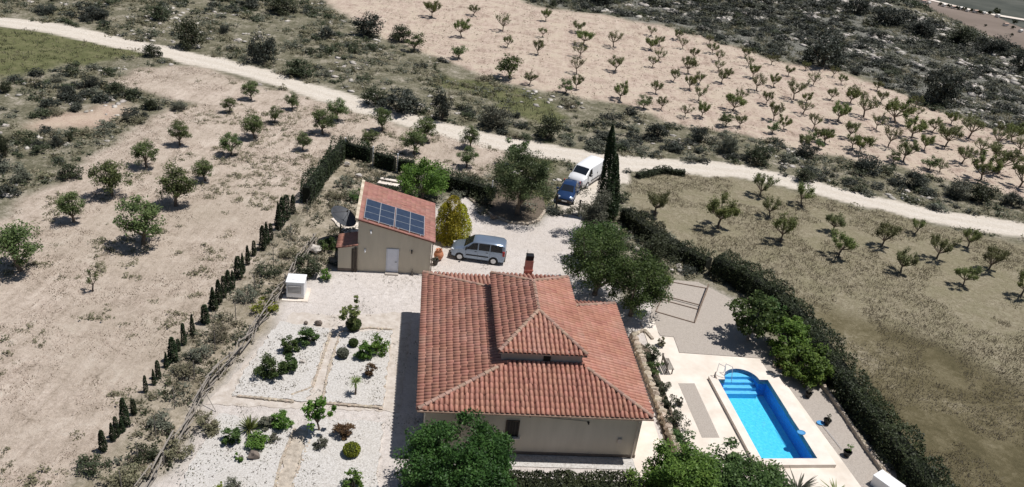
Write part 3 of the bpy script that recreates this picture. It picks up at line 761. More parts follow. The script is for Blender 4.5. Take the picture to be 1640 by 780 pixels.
# solar arrays lying on the shed roof
def srl(x, y, dz): 
    p = Vector(srf(x, y, 0)); n = Vector((-stn, 0, 1)).normalized(); return p + n * dz
def solar(x0, x1, y0, y1, label):
    S = Matrix.Translation(SA) @ Matrix.Rotation(SPSI, 4, 'Z')
    base = S @ srl(x0, y0, .2)
    e = empty('solar_array', base, SPSI, label, 'solar panels', 'solar arrays on the outbuilding roof')
    Bi = (Matrix.Translation(base) @ Matrix.Rotation(SPSI, 4, 'Z')).inverted() @ S
    nv = Vector((-stn, 0, 1)).normalized()
    def pt(x, y, dz): return Bi @ srl(x, y, .2 + dz)
    def quadbox(xa, xb, ya, yb, za, zb, mbx):
        vs = [pt(xa, ya, za), pt(xb, ya, za), pt(xb, yb, za), pt(xa, yb, za), pt(xa, ya, zb), pt(xb, ya, zb), pt(xb, yb, zb), pt(xa, yb, zb)]
        mbx.add(vs, [(3, 2, 1, 0), (4, 5, 6, 7), (0, 1, 5, 4), (1, 2, 6, 5), (2, 3, 7, 6), (3, 0, 4, 7)])
    mb = MB(); xm = (x0 + x1) / 2; fw = .032
    for k in range(3):
        xx = x0 + (x1 - x0) * k / 2; quadbox(xx - fw / 2, xx + fw / 2, y0 - .03, y1 + .03, .05, .10, mb)
    for k in range(4):
        yy = y0 + (y1 - y0) * k / 3
        for j in range(2): quadbox(x0 + (x1 - x0) * j / 2 + fw / 2, x0 + (x1 - x0) * (j + 1) / 2 - fw / 2, yy - fw / 2, yy + fw / 2, .05, .095, mb)
    mb.build('frame', M['alu'], e)
    for j in range(2):
        for k in range(3):
            mb = MB(); xa = x0 + (x1 - x0) * j / 2 + .03; xb = x0 + (x1 - x0) * (j + 1) / 2 - .03; ya = y0 + (y1 - y0) * k / 3 + .03; yb = y0 + (y1 - y0) * (k + 1) / 3 - .03
            quadbox(xa, xb, ya, yb, .055, .085, mb); mb.build('solar_cell_panel', M['panel'], e)
    mb = MB()
    for xx in (x0 + .25, xm, x1 - .25): quadbox(xx - .03, xx + .03, y0 - .1, y1 + .1, -.08, .05, mb)
    mb.build('mounting_rail', M['alu'], e)
solar(.32, 2.52, .14, 3.40, 'left array of six solar panels, higher on the outbuilding roof')
solar(2.62, 4.82, .14, 3.40, 'right array of six solar panels, lower on the outbuilding roof')
# ------------------------------------------------------------------ vegetation generators
def leaf_quads(C, size, rng, up=0.3, aspect=0.5, dirs=None):
    """one folded-free leaf (a 4-point lozenge) per centre"""
    n = len(C)
    nrm = rng.normal(size=(n, 3)); nrm[:, 2] = np.abs(nrm[:, 2]) + up
    nrm /= np.linalg.norm(nrm, axis=1)[:, None]
    a = rng.normal(size=(n, 3)) if dirs is None else dirs + rng.normal(size=(n, 3)) * 0.25
    a -= (a * nrm).sum(1)[:, None] * nrm
    a /= np.linalg.norm(a, axis=1)[:, None] + 1e-9
    b = np.cross(nrm, a)
    s = (size * rng.uniform(0.65, 1.3, n))[:, None]
    V = np.stack([C - a * s * .5, C + b * s * .5 * aspect, C + a * s * .5, C - b * s * .5 * aspect], 1)
    return V.reshape(-1, 3), np.arange(4 * n).reshape(-1, 4)

def crown_points(n_clump, n_leaf, rad, c, rng, shell=0.55, clump=0.28, flatbot=-0.35):
    """clump centres spread through an uneven ellipsoid, leaves gathered round them"""
    d = rng.normal(size=(n_clump, 3)); d /= np.linalg.norm(d, axis=1)[:, None]
    d[:, 2] = np.where(d[:, 2] < flatbot, flatbot + rng.uniform(0, .3, n_clump), d[:, 2])
    r = rng.uniform(shell, 1.0, n_clump) * rng.uniform(.8, 1.08, n_clump)
    cc = d * r[:, None] * np.array(rad) + np.array(c)
    k = rng.integers(0, n_clump, n_leaf)
    cs = clump * rng.uniform(.6, 1.4, n_clump)
    off = rng.normal(size=(n_leaf, 3)); off /= np.linalg.norm(off, axis=1)[:, None] + 1e-9
    off *= (rng.uniform(0, 1, n_leaf) ** 0.5)[:, None]
    P = cc[k] + off * cs[k][:, None] * np.array([1, 1, .75])
    return P, cc

def trunk_mesh(name, height, r0, tips, fork, rng, m, nsub=0, lean=0.15):
    """tapered trunk to the fork, then a bent limb to each tip"""
    mb = MB()
    f = Vector((rng.normal() * lean * fork, rng.normal() * lean * fork, fork))
    mid = Vector((f.x * .3 + rng.normal() * .04, f.y * .3 + rng.normal() * .04, fork * .5))
    mb.tube([(0, 0, -.15), mid, f], [r0 * 1.25, r0, r0 * .85], 7)
    for tpt in tips:
        tpt = Vector(tpt); k = f.lerp(tpt, .45) + Vector((rng.normal(), rng.normal(), .6)) * (tpt - f).length * .09
        mb.tube([f, k, tpt], [r0 * .62, r0 * .38, r0 * .12], 5)
        for _ in range(nsub):
            q = k.lerp(tpt, rng.uniform(.1, .6)); e_ = q + Vector((rng.normal(), rng.normal(), abs(rng.normal()) + .2)).normalized() * (tpt - f).length * rng.uniform(.25, .45)
            mb.bar(q, e_, r0 * .2, r0 * .06, 4)
    return mb.mesh(name, m), f

def round_tree(seed, H, R, fork, nclump, nleaf, leaf, lm, bark='bark', r0=.12, nlimb=6, shell=.5, clump=.3, zr=None, flatbot=-.35, aspect=.5, up=.3):
    rg = np.random.default_rng(seed)
    zr = zr if zr else (H - fork) / 2 * 1.05
    cz = H - zr
    P, cc = crown_points(nclump, nleaf, (R, R, zr), (0, 0, cz), rg, shell, clump * R, flatbot)
    sel = rg.choice(len(cc), min(nlimb, len(cc)), replace=False)
    tm, f = trunk_mesh('trunk', H, r0, [cc[i] * np.array([.85, .85, 1]) + np.array([0, 0, 0]) for i in sel], fork, rg, M[bark], 1)
    V, Q = leaf_quads(P, leaf, rg, up, aspect)
    return tm, np_mesh('crown', V, Q, M[lm])

def almond_tree(seed, H, R, nlimb, leaves_per, leaf, lm, bark='bark'):
    """vase of bare limbs carrying narrow leafy shoots"""
    rg = np.random.default_rng(seed)
    fork = H * rg.uniform(.22, .32)
    tips = []
    for i in range(nlimb):
        a = 2 * math.pi * (i + rg.uniform(-.3, .3)) / nlimb; r = R * rg.uniform(.45, 1.0)
        tips.append((r * math.cos(a), r * math.sin(a), H * rg.uniform(.62, 1.0)))
    mb = MB(); f = Vector((rg.normal() * .12, rg.normal() * .12, fork))
    r0 = .085 * H / 2.5
    mb.tube([(0, 0, -.15), f * .5 + Vector((rg.normal() * .05, 0, 0)), f], [r0 * 1.3, r0, r0 * .9], 6)
    C = []
    D = []
    for tp in tips:
        tp = Vector(tp); k = f.lerp(tp, .45) + Vector((tp.x, tp.y, 0)) * .18
        mb.tube([f, k, tp], [r0 * .65, r0 * .42, r0 * .12], 5)
        shoots = [(k, tp)]
        for _ in range(3):
            q = k.lerp(tp, rg.uniform(0, .7)); e_ = q + Vector((rg.normal() * .5, rg.normal() * .5, 1.0)).normalized() * H * rg.uniform(.14, .28)
            mb.bar(q, e_, r0 * .24, r0 * .08, 4); shoots.append((q, e_))
        for a, b in shoots:
            n = int(leaves_per * rg.uniform(.3, 1.3)); tt = rg.uniform(.15, 1.08, n)[:, None]
            C.append(np.array(a) * (1 - tt) + np.array(b) * tt + rg.normal(size=(n, 3)) * .105 * H / 2.5)
            D.append(np.repeat(np.array((b - a).normalized())[None], n, 0) + rg.normal(size=(n, 3)) * .8)
    C = np.concatenate(C); D = np.concatenate(D)
    V, Q = leaf_quads(C, leaf, rg, .2, .45, D)
    return mb.mesh('trunk', M[bark]), np_mesh('crown', V, Q, M[lm])

def bush_mesh(seed, R, H, nclump, nleaf, leaf, lm, clump=.32, aspect=.5, shell=.45, up=.3):
    rg = np.random.default_rng(seed)
    P, cc = crown_points(nclump, nleaf, (R, R * rg.uniform(.8, 1.1), H * .62), (0, 0, H * .42), rg, shell, clump * R, -.6)
    P[:, 2] = np.maximum(P[:, 2], .03)
    V, Q = leaf_quads(P, leaf, rg, up, aspect)
    return np_mesh('foliage', V, Q, M[lm])

def stem_mesh(seed, R, H, n=5, m='bark'):
    rg = np.random.default_rng(seed); mb = MB()
    for i in range(n):
        a = rg.uniform(0, 6.28); r = R * rg.uniform(.2, .65)
        mb.tube([(0.05 * math.cos(a), .05 * math.sin(a), -.1), (r * .5 * math.cos(a), r * .5 * math.sin(a), H * .35), (r * math.cos(a), r * math.sin(a), H * rg.uniform(.5, .8))], [.04, .03, .012], 5)
    return mb.mesh('stem', M[m])

def column_mesh(seed, H, R, nleaf, leaf, lm, power=.7):
    """cypress: a tapering column of upright sprays round a dark core"""
    rg = np.random.default_rng(seed)
    z = rg.uniform(0, 1, nleaf); a = rg.uniform(0, 6.283, nleaf)
    prof = np.minimum(1, (z / .12 + .45)) * (1 - z) ** power * 1.15
    lump = 1 + .12 * np.sin(a * 3 + z * 9 + seed) + .08 * np.sin(a * 5 - z * 17)
    r = R * prof * lump * rg.uniform(.45, 1.0, nleaf) ** .5
    P = np.stack([r * np.cos(a), r * np.sin(a), z * H + .05], 1)
    D = np.stack([np.cos(a) * .35, np.sin(a) * .35, np.ones(nleaf)], 1)
    V, Q = leaf_quads(P, leaf, rg, .0, .4, D * 2.5)
    return np_mesh('crown', V, Q, M[lm])

def thing_from(name, parts, loc, rz, s, label, cat, group=None):
    e = empty(name, loc, rz, label, cat, group); e.scale = (s, s, s) if not hasattr(s, '__len__') else s
    for pn, me in parts: link(pn, me, e)
    return e

# ---- trees of the left field (round olive crowns)
OLV = [round_tree(100 + i, 2.55, 1.2, .5, 40, 4200, .135, 'olive', r0=.10, nlimb=7, clump=.33, shell=.5, up=.7, flatbot=-.6, zr=1.08) for i in range(6)]
left_trees = [  # u, v of the trunk foot, crown width px, label
    (402, 160, 27, 'small olive tree nearest the dirt road at the top of the left field'),
    (367, 180, 22, 'smallest round olive tree, below the bank end in the left field'),
    (408, 222, 36, 'medium olive tree in the upper middle of the left field'),
    (440, 197, 24, 'slim pale olive tree between two larger ones in the upper left field'),
    (468, 175, 23, 'upright little olive tree by the road edge of the left field'),
    (288, 233, 34, 'olive tree with a low fork, topmost of the outer row by the bank'),
    (370, 249, 33, 'round olive tree second from the top in the middle row of the left field'),
    (235, 268, 40, 'dense round olive tree second in the outer row beside the scrubby bank'),
    (329, 290, 33, 'leaning open olive tree in the middle row of the left field'),
    (180, 314, 54, 'broad olive tree with gaps in its crown, third along the scrubby bank'),
    (282, 330, 58, 'wide bushy olive tree in the middle row above the biggest one'),
    (118, 356, 44, 'upright olive tree fourth along the scrubby bank of the left field'),
    (230, 392, 72, 'largest and densest olive tree in the left field'),
    (34, 434, 74, 'big olive tree cut by the left edge of the photo'),
    (517, 215, 37, 'olive tree with a spreading crown above the corner of the cypress hedge'),
    (541, 193, 32, 'olive tree beside the dirt road above the cypress hedge corner'),
    (485, 241, 26, 'little olive tree standing alone just left of the cypress hedge corner'),
    (612, 210, 32, 'olive tree by the roadside behind the cypress hedge'),
    (591, 240, 30, 'thin trunked olive tree right behind the back cypress hedge'),
    (662, 246, 36, 'olive tree with a bushy crown behind the green garden tree'),
    (683, 226, 36, 'olive tree on the road side behind the green garden tree'),
    (747, 268, 30, 'sparse olive tree between the garden hedge and the road'),
    (753, 238, 32, 'olive tree at the roadside left of the big grey garden tree'),
]
def fit(u, v, wpx):
    p = GT(u, v); d = Vector(p) - Vector((0, 0, CAM_H))
    return p, wpx * d.dot(Vector(_fwd)) / F_PX
for i, (u, v, wpx, lab) in enumerate(left_trees):
    p, wm = fit(u, v, wpx)
    tm, cm = OLV[i % 6]
    thing_from('olive_tree', (('trunk', tm), ('crown', cm)), p, random.uniform(0, 6.28), wm / 2.2, lab, 'olive tree', 'olive trees in the left field')
p, wm = fit(148, 467, 22)
tm, cm = almond_tree(90, 2.0, .55, 3, 26, .15, 'olive')
thing_from('young_tree', (('trunk', tm), ('crown', cm)), p, 0, .85, 'thin young tree alone in the open middle of the left field', 'tree')

# ---- trees of the right field (spiky almonds)
ALM = [almond_tree(200 + i, 2.3, 1.3, 9, 90, .14, 'almond_green' if i % 2 else 'almond') for i in range(6)]
right_trees = [
    (1050, 345, 44, 'bare branched almond tree behind the tall cypress in the right field'),
    (1150, 366, 56, 'fullest almond tree of the right field, close to the dark hedge'),
    (1217, 315, 38, 'almond tree against the dirt road in the right field'),
    (1284, 330, 36, 'flat topped almond tree near the road with a dark shadow'),
    (1232, 348, 34, 'small sparse almond tree below the one against the road'),
    (1250, 388, 46, 'almond tree with many upright shoots in front of the sparse one'),
    (1332, 372, 36, 'upright almond tree in the centre of the right field'),
    (1343, 412, 44, 'leafy almond tree with a wide shadow in the centre of the right field'),
    (1412, 395, 42, 'low almond tree between two taller ones in the right field'),
    (1465, 374, 26, 'thin almond sapling by the road in the right field'),
    (1500, 415, 44, 'almond tree with a broad crown in the right half of the right field'),
    (1549, 397, 32, 'almond tree standing highest at the right end near the road'),
    (1443, 437, 42, 'foremost almond tree in the middle of the right field'),
    (1541, 459, 38, 'foremost almond tree towards the right, trunk in a dark shadow'),
    (1583, 433, 42, 'fan shaped almond tree at the right side of the field'),
    (1634, 477, 44, 'almond tree cut by the right edge of the photo'),
]
for i, (u, v, wpx, lab) in enumerate(right_trees):
    p, wm = fit(u, v, wpx)
    tm, cm = ALM[i % 6]
    thing_from('almond_tree', (('trunk', tm), ('crown', cm)), p, random.uniform(0, 6.28), wm / 2.35, lab, 'almond tree', 'almond trees in the right field')

def inview(x, y, z=0, pad=60):
    d = np.stack([x, y, np.zeros_like(x) + z - CAM_H], -1)
    dz = d @ _fwd; u = CX + F_PX * (d @ _R) / dz; v = CY - F_PX * (d @ _U) / dz
    return (dz > 1) & (u > -pad) & (u < 1640 + pad) & (v > -pad) & (v < 780 + pad)
# ---- hillside orchard beyond the track
HA = [almond_tree(300 + i, 2.3, 1.4, 9, (120, 85, 40)[i % 3], .15, 'almond_green' if i % 3 == 0 else 'almond') for i in range(12)]
HO = [round_tree(340 + i, 2.0, 1.05, .3, 26, 1700, .16, 'olive', r0=.09, nlimb=4, clump=.36, flatbot=-.6, up=.6) for i in range(3)]
hill = [(692, 28, 26), (758, 25, 22), (740, 60, 30), (805, 50, 28), (812, 76, 20), (862, 88, 26), (868, 60, 20), (874, 34, 18), (925, 52, 24), (932, 72, 30), (928, 92, 28), (923, 118, 30), (982, 76, 30), (985, 115, 26), (1042, 80, 22), (1044, 108, 22), (848, 136, 22), (923, 143, 26), (992, 160, 30), (1050, 150, 22), (1058, 176, 20), (1102, 118, 28), (1150, 115, 22), (1156, 133, 22), (1105, 144, 24), (1119, 162, 24), (1124, 188, 28), (1097, 188, 24), (1175, 178, 34), (1212, 146, 30), (1226, 168, 24), (1238, 193, 30), (1255, 208, 24), (1271, 160, 34), (1286, 183, 26), (1301, 208, 32), (1322, 230, 20), (1302, 137, 20), (1184, 204, 18), (1240, 140, 20), (1342, 195, 36), (1358, 222, 28), (1362, 166, 28), (1383, 188, 44), (1403, 208, 28), (1436, 198, 46), (1422, 236, 36), (1461, 222, 44), (1493, 212, 26), (1468, 188, 22), (1513, 236, 44), (1550, 222, 40), (1447, 259, 36), (1375, 246, 34), (1365, 238, 26), (1540, 262, 34), (1570, 248, 34), (1595, 234, 34), (1622, 228, 30), (1598, 278, 50), (1632, 246, 34), (1570, 290, 44), (1505, 276, 24), (1523, 200, 20), (1480, 241, 24), (1320, 228, 22), (1632, 300, 44), (1310, 226, 20), (1290, 165, 20), (1600, 215, 24), (1330, 160, 20), (1410, 165, 22), (1205, 125, 22), (1262, 122, 18)]
_cols = {}
for t_ in hill: _cols.setdefault(int((t_[0] - 672) // 56), []).append(t_)
_names = sorted(_cols)
for ci, ck in enumerate(_names):
    colt = sorted(_cols[ck], key=lambda q: q[1])
    for ri, (u, v, wpx) in enumerate(colt):
        i = ci * 3 + ri; p, wm = fit(u, v, wpx); k = (i * 5 + i // 3) % 12
        tm, cm = HA[k]
        lab = ('leafy', 'thin leaved', 'nearly bare')[k % 3] + ' almond, ' + (ORD[ri + 1] + ' from top' if ri else 'topmost') + ', ' + (ORD[ci + 1] + ' column from left' if ci else 'leftmost column') + ' of the hillside orchard'
        thing_from('almond_tree', (('trunk', tm), ('crown', cm)), p, random.uniform(0, 6.28), [max(.74, wm / 2.5) * random.uniform(.85, 1.15) for _ in range(3)], lab, 'almond tree', 'almond trees of the hillside orchard')
_have = [tuple(fit(u, v, 10)[0])[:2] for u, v, _ in hill]
_ext = []
for gx in np.arange(20, 110, 4.6):
    for gy in np.arange(84, 150, 5.2):
        x_ = gx + random.uniform(-.8, .8); y_ = gy + random.uniform(-.8, .8) - .25 * (gx - 60)
        if zval('orchard', np.array([x_]), np.array([y_]))[0] < .9 or not inview(np.array([x_]), np.array([y_]), 0, 5)[0]: continue
        if min(math.hypot(x_ - a_, y_ - b__) for a_, b__ in _have) < 3.4: continue
        _have.append((x_, y_)); _ext.append((x_, y_))
for i, (x_, y_) in enumerate(_ext[:60]):
    k = (1, 2, 4, 5, 7, 8, 10, 11)[i % 8]; tm, cm = HA[k]
    thing_from('almond_tree', (('trunk', tm), ('crown', cm)), (x_, y_, hz(x_, y_)), random.uniform(0, 6.28), [random.uniform(.62, .85) for _ in range(3)], 'small ' + ('thin leaved' if k % 3 == 1 else 'nearly bare') + ' almond between the larger trees of the hillside orchard', 'almond tree', 'small ' + ('thin leaved' if k % 3 == 1 else 'nearly bare') + ' almonds of the hillside orchard')
olv = [(663, 82, 36, 'grey green olive at the left end of the orchard edge beside dark bushes'), (734, 94, 28, 'small round olive with a dark shadow at the lower edge of the hillside orchard'), (816, 126, 50, 'big rounded grey green olive at the lower left of the hillside orchard'), (906, 150, 28, 'silver olive on the terrace edge above the green patch'), (1030, 174, 28, 'round olive on the terrace edge with a wide dark shadow'), (1162, 203, 30, 'flat round olive at the middle of the terrace edge'), (1236, 214, 24, 'dark olive under the almond row at the terrace edge'), (1294, 229, 24, 'pale olive at the terrace edge right of the dark bushes'), (1310, 238, 20, 'low olive beside the pale one at the terrace edge'), (1430, 262, 26, 'twin crowned olive at the terrace edge above the black bushes'), (1487, 272, 30, 'low spreading olive at the right part of the terrace edge')]
for i, (u, v, wpx, lab) in enumerate(olv):
    p, wm = fit(u, v, wpx); tm, cm = HO[i % 3]
    thing_from('olive_tree', (('trunk', tm), ('crown', cm)), p, random.uniform(0, 6.28), wm / 2.3, lab, 'olive tree', 'olives along the terrace edge')

# ---- single large bushes and trees of the scrub
SB_ = [bush_mesh(400 + i, 1.0, 1.25, 30, 2400, .13, ('scrub', 'scrub_dark', 'scrub_grey', 'scrub_dark', 'scrub_dark')[i % 5], clump=.36, up=.6) for i in range(8)]
ST_ = [stem_mesh(420 + i, 1.0, 1.2) for i in range(3)]
def bush(u, v, wpx, hpx, lab, k=0, group=None, name='scrub_bush', cat='bush'):
    p, wm = fit(u, v, wpx)
    vs = 1.25 * 9.5
    hm = hpx / wpx * wm * 0.95
    return thing_from(name, (('stem', ST_[k % 3]), ('foliage', SB_[k % 8])), p, random.uniform(0, 6.28), (wm / 2.2, wm / 2.2, hm / 1.25), lab, cat, group)
big_scrub = [(303, 76, 52, 46, 'round dark pine bush above the dirt road at the upper left', 0), (420, 98, 56, 50, 'large dark bush beside the road, right of the round pine bush', 1), (707, 192, 40, 52, 'tall dark bush in the scrub between the road and the green patch', 3), (790, 205, 56, 48, 'silvery grey mastic bush above the road behind the garden', 2), (875, 222, 50, 40, 'wide dark bush on the far side of the road above the vans', 0), (1315, 106, 70, 50, 'broad dark green pine on the stony slope at the upper right', 4), (1500, 166, 62, 66, 'black looking pine casting a deep shadow at the orchard corner', 1), (480, 122, 60, 30, 'low spreading bush on the road bank under the large dark one', 5), (640, 178, 80, 36, 'long low dark thicket along the far side of the road', 4), (600, 168, 50, 30, 'dark green bush left of the long thicket along the road', 0), (1050, 222, 44, 30, 'olive green bush right of the bare limestone outcrop', 3), (1165, 246, 36, 38, 'rounded grey bush on the road bank below the orchard', 2), (1215, 262, 50, 34, 'dark bush on the road bank left of the black thicket', 0), (1120, 228, 34, 28, 'grey green bush above the wide bend of the road', 6), (1385, 272, 54, 30, 'black thicket below the hillside orchard', 1), (1465, 300, 46, 30, 'domed dark green bush at the right part of the road bank', 3), (1570, 322, 56, 32, 'dark brown bush on the bank at the right', 0), (1530, 316, 44, 32, 'grey bush between the two dark ones on the right bank', 2), (1620, 330, 40, 24, 'dark low bush at the right edge of the road bank', 4), (1285, 290, 40, 24, 'dark low bush close above the right part of the road', 5), (1290, 252, 34, 26, 'dark bush touching the orchard terrace edge', 1), (640, 66, 44, 26, 'dark thicket at the left end of the hillside orchard', 0), (590, 56, 60, 34, 'wide dark bush at the upper left of the hillside orchard', 4), (1420, 40, 60, 34, 'dark pine on the crest of the slope', 1), (1370, 22, 50, 30, 'dark pine higher on the crest', 4), (1476, 60, 46, 28, 'grey pine on the crest near the brown field', 3), (1535, 70, 56, 30, 'rust tinted pine on the crest in front of the brown field', 0), (1590, 84, 50, 30, 'dark round pine on the crest near the right edge', 1), (1634, 112, 40, 36, 'dark pine at the right edge of the slope', 4), (960, 6, 60, 30, 'black thicket at the top edge of the photo', 1), (885, 12, 16, 12, 'small black bush at the top of the hillside orchard', 0)]
for u, v, w_, h_, lab, k in big_scrub: bush(u, v, w_, h_, lab, k)
for u, v, w_, h_, lab, k in [(10, 148, 22, 20, 'dark round bush on the bank at the left edge', 0), (146, 140, 30, 22, 'dark bush on the bank below the meadow', 1), (107, 152, 30, 18, 'low dark bush left of the one below the meadow', 3), (185, 150, 36, 20, 'olive green bush on the bank above the red soil', 5), (242, 176, 16, 18, 'dark bush at the tip of the bank in the left field', 0), (286, 176, 30, 16, 'flat dark shrub at the end of the bank beside an olive row', 2), (92, 235, 22, 20, 'round bush with yellow flowers below the red soil', 3), (112, 226, 14, 16, 'small dark bush right of the yellow flowered one', 0), (60, 238, 16, 16, 'small green bush in the rough ground at the left', 4), (110, 285, 44, 26, 'grey green bush on the scrubby bank beside the outer olive row', 5), (35, 290, 36, 28, 'grey thorn bush in the rough ground at the left edge', 2), (205, 195, 20, 14, 'low dark shrub on the bank between the rough ground and the field', 1), (232, 190, 16, 12, 'small dark shrub near the bank tip', 3), (8, 250, 26, 34, 'dark tall bush at the far left edge', 0), (360, 52, 20, 14, 'small dark bush above the road between two larger ones', 1), (525, 60, 30, 18, 'dark bush in the scrub at the upper middle left', 4), (450, 20, 60, 24, 'dark thicket at the top edge left of the orchard', 0), (400, 14, 36, 18, 'dark bush at the top edge of the photo', 3), (150, 30, 60, 18, 'low dark thicket along the road at the top left', 4), (255, 30, 50, 22, 'flat dark bush near the top left edge', 5), (75, 20, 40, 14, 'dark bush by the road at the top left corner', 1), (245, 90, 36, 20, 'dark bush where the meadow meets the road', 0)]:
    bush(u, v, w_, h_, lab, k)

# ---- many smaller bushes scattered through the scrub, all alike
SMALL = [bush_mesh(440 + i, 1.0, .85, 14, 520, .2, ('scrub', 'scrub_grey', 'scrub_dark', 'scrub_dark', 'weeds')[i % 5], clump=.42, up=.7) for i in range(10)]
def free_scrub(x, y, m=.25):
    return (zval('left', x, y) < m) & (zval('orchard', x, y) < m) & (zval('right', x, y) < m) & (zval('road', x, y) < m) & (zval('yard', x, y) < m) & (zval('strip', x, y) < m) & (zval('meadow', x, y) < m)
def sample_area(n, x0, x1, y0, y1):
    return rng.uniform(x0, x1, n), rng.uniform(y0, y1, n)
def beyond(x, y): return (x - RIDGE_A.x) * RIDGE_N.x + (y - RIDGE_A.y) * RIDGE_N.y
sx, sy = sample_area(16000, -95, 130, 60, 260)
ok = free_scrub(sx, sy) & inview(sx, sy) & (zval('verge', sx, sy) < .3) & (zval('red', sx, sy) < .3) & (beyond(sx, sy) < 6)
dens = vnoise(sx, sy, 9, 51) * .6 + vnoise(sx, sy, 3, 52) * .4
hs = inpoly(sx, sy, HILLSCRUB)
bk = inpoly(sx, sy, BANK)
ok &= (dens > np.where(hs, .35, np.where(bk, .27, .43)))
sx, sy, hs, bk = sx[ok], sy[ok], hs[ok], bk[ok]
rs = np.where(hs, rng.uniform(.4, 1.3, len(sx)), rng.uniform(.35, 1.15, len(sx))) * (1 + np.clip((sy - 120) / 200, 0, .4))
apparent = rs / np.hypot(sx, sy)
od = np.argsort(-apparent)
print('scatter bushes', len(sx))
for j in od[:230]:
    x, y, r = sx[j], sy[j], rs[j]
    dk = hs[j] or bk[j]
    k = random.choice((2, 3, 7, 8, 0, 6) if dk else range(10))
    e = link('scrub_bush', SMALL[k]); e.location = (x, y, hz(x, y)); e.rotation_euler = (0, 0, random.uniform(0, 6.28)); e.scale = (r, r, r * random.uniform(.6, 1.0))
    pc = ('dark', 'olive green', 'silvery grey', 'very dark', 'yellowish')[(0, 2, 3, 3, 4)[k % 5] if k % 5 != 0 else 1]
    sz_ = 'small' if r < .75 else 'wide'
    if hs[j]: wh = ('among pale rocks on the far stony slope', 'bushes of the far stony slope')
    elif bk[j]: wh = ('on the road bank below the hillside orchard', 'bushes of the road bank')
    elif segdist(np.array([x]), np.array([y]), ROAD)[0] < 5: wh = ('close beside the dirt road in the scrub', 'bushes at the dirt road')
    elif y > 100 or x > -8: wh = ('in the rough scrub beyond the dirt road', 'bushes beyond the dirt road')
    else: wh = ('on the rough ground left of the olive field', 'bushes of the rough ground at the left')
    tag(e, sz_ + ' ' + pc + ' bush ' + wh[0], 'bush', sz_ + ' ' + pc + ' ' + wh[1])
def scatter_stuff(name, src, xs, ys, sc, zsc=None, matidx=None, dz=0.0, sink=0.0):
    """copies of small meshes joined into one object"""
    Vs = []; Qs = []; base = 0; MI = []
    arr = []
    for me in src:
        v = np.empty(len(me.vertices) * 3, np.float32); me.vertices.foreach_get('co', v)
        q = np.empty(len(me.loops), np.int32); me.loops.foreach_get('vertex_index', q)
        arr.append((v.reshape(-1, 3), q.reshape(len(me.polygons), -1)))
    zz = hgt(xs, ys)
    kk = rng.integers(0, len(src), len(xs)); an = rng.uniform(0, 6.283, len(xs))
    mats_ = []
    for me in src:
        if me.materials[0] not in mats_: mats_.append(me.materials[0])
    for i in range(len(xs)):
        v, q = arr[kk[i]]; c, s_ = math.cos(an[i]), math.sin(an[i])
        w_ = np.empty_like(v); k_ = sc[i]
        w_[:, 0] = (v[:, 0] * c - v[:, 1] * s_) * k_ + xs[i]; w_[:, 1] = (v[:, 0] * s_ + v[:, 1] * c) * k_ + ys[i]; w_[:, 2] = v[:, 2] * k_ * (zsc[i] if zsc is not None else 1) + zz[i] + dz - sink * k_
        Vs.append(w_); Qs.append(q + base); base += len(v); MI.append(np.full(len(q), mats_.index(src[kk[i]].materials[0]), np.int32))
    me = np_mesh(name, np.concatenate(Vs), np.concatenate(Qs), mats_)
    me.polygons.foreach_set('material_index', np.concatenate(MI))
    return tag(link(name, me), kind='stuff')
SM2 = [bush_mesh(460 + i, 1.0, .8, 10, 150, .32, ('scrub', 'scrub_grey', 'scrub_dark', 'scrub', 'weeds')[i % 5], clump=.48, up=.7) for i in range(10)]
rest = od[230:]; r1 = rest[~(hs | bk)[rest]]; r2 = rest[(hs | bk)[rest]]
scatter_stuff('scrub_undergrowth', SM2, sx[r1], sy[r1], rs[r1], rng.uniform(.5, 1.0, len(r1)))
scatter_stuff('dark_undergrowth', [SM2[i] for i in (2, 7, 2, 3, 7, 1)], sx[r2], sy[r2], rs[r2], rng.uniform(.5, 1.0, len(r2)))

# low herbs and dwarf shrubs everywhere in the scrub, the rough strip and the verges
def tuft(seed, n, R, H, w_, lm):
    rg = np.random.default_rng(seed); a = rg.uniform(0, 6.283, n); r = rg.uniform(0, R, n)
    b0 = np.stack([r * np.cos(a), r * np.sin(a), np.zeros(n) - .02], 1)
    lean = rg.normal(size=(n, 3)) * .35 * H; lean[:, 2] = H * rg.uniform(.5, 1.1, n)
    t = np.stack([-np.sin(a), np.cos(a), np.zeros(n)], 1) * w_
    V = np.stack([b0 - t, b0 + t, b0 + lean + t * .2, b0 + lean - t * .2], 1).reshape(-1, 3)
    return np_mesh('tuft', V, np.arange(4 * n).reshape(-1, 4), M[lm])
def scat(n, box, cond):
    x, y = sample_area(n, *box); k = inview(x, y, 0, 30); x, y = x[k], y[k]
    k = cond(x, y); return x[k], y[k]
HERB = [bush_mesh(480 + i, .5, .32, 5, 34, .19, ('scrub_grey', 'weeds', 'weeds', 'scrub')[i % 4], clump=.6, up=.7) for i in range(8)]
x, y = scat(60000, (-95, 130, 60, 240), lambda x, y: free_scrub(x, y) & (zval('red', x, y) < .4) & (beyond(x, y) < 8) & (vnoise(x, y, 4, 61) * .6 + vnoise(x, y, 1.5, 62) * .4 > .46))
scatter_stuff('low_herbs', HERB, x, y, rng.uniform(.5, 1.7, len(x)))
x, y = scat(15000, (-40, 0, 20, 90), lambda x, y: (zval('strip', x, y) > .5) & (vnoise(x, y, 3, 63) * .6 + vnoise(x, y, 1.2, 68) * .4 > .42))
scatter_stuff('strip_weeds', HERB + [tuft(500 + i, 10, .3, .3, .02, 'weeds') for i in range(6)], x, y, rng.uniform(.5, 1.2, len(x)))
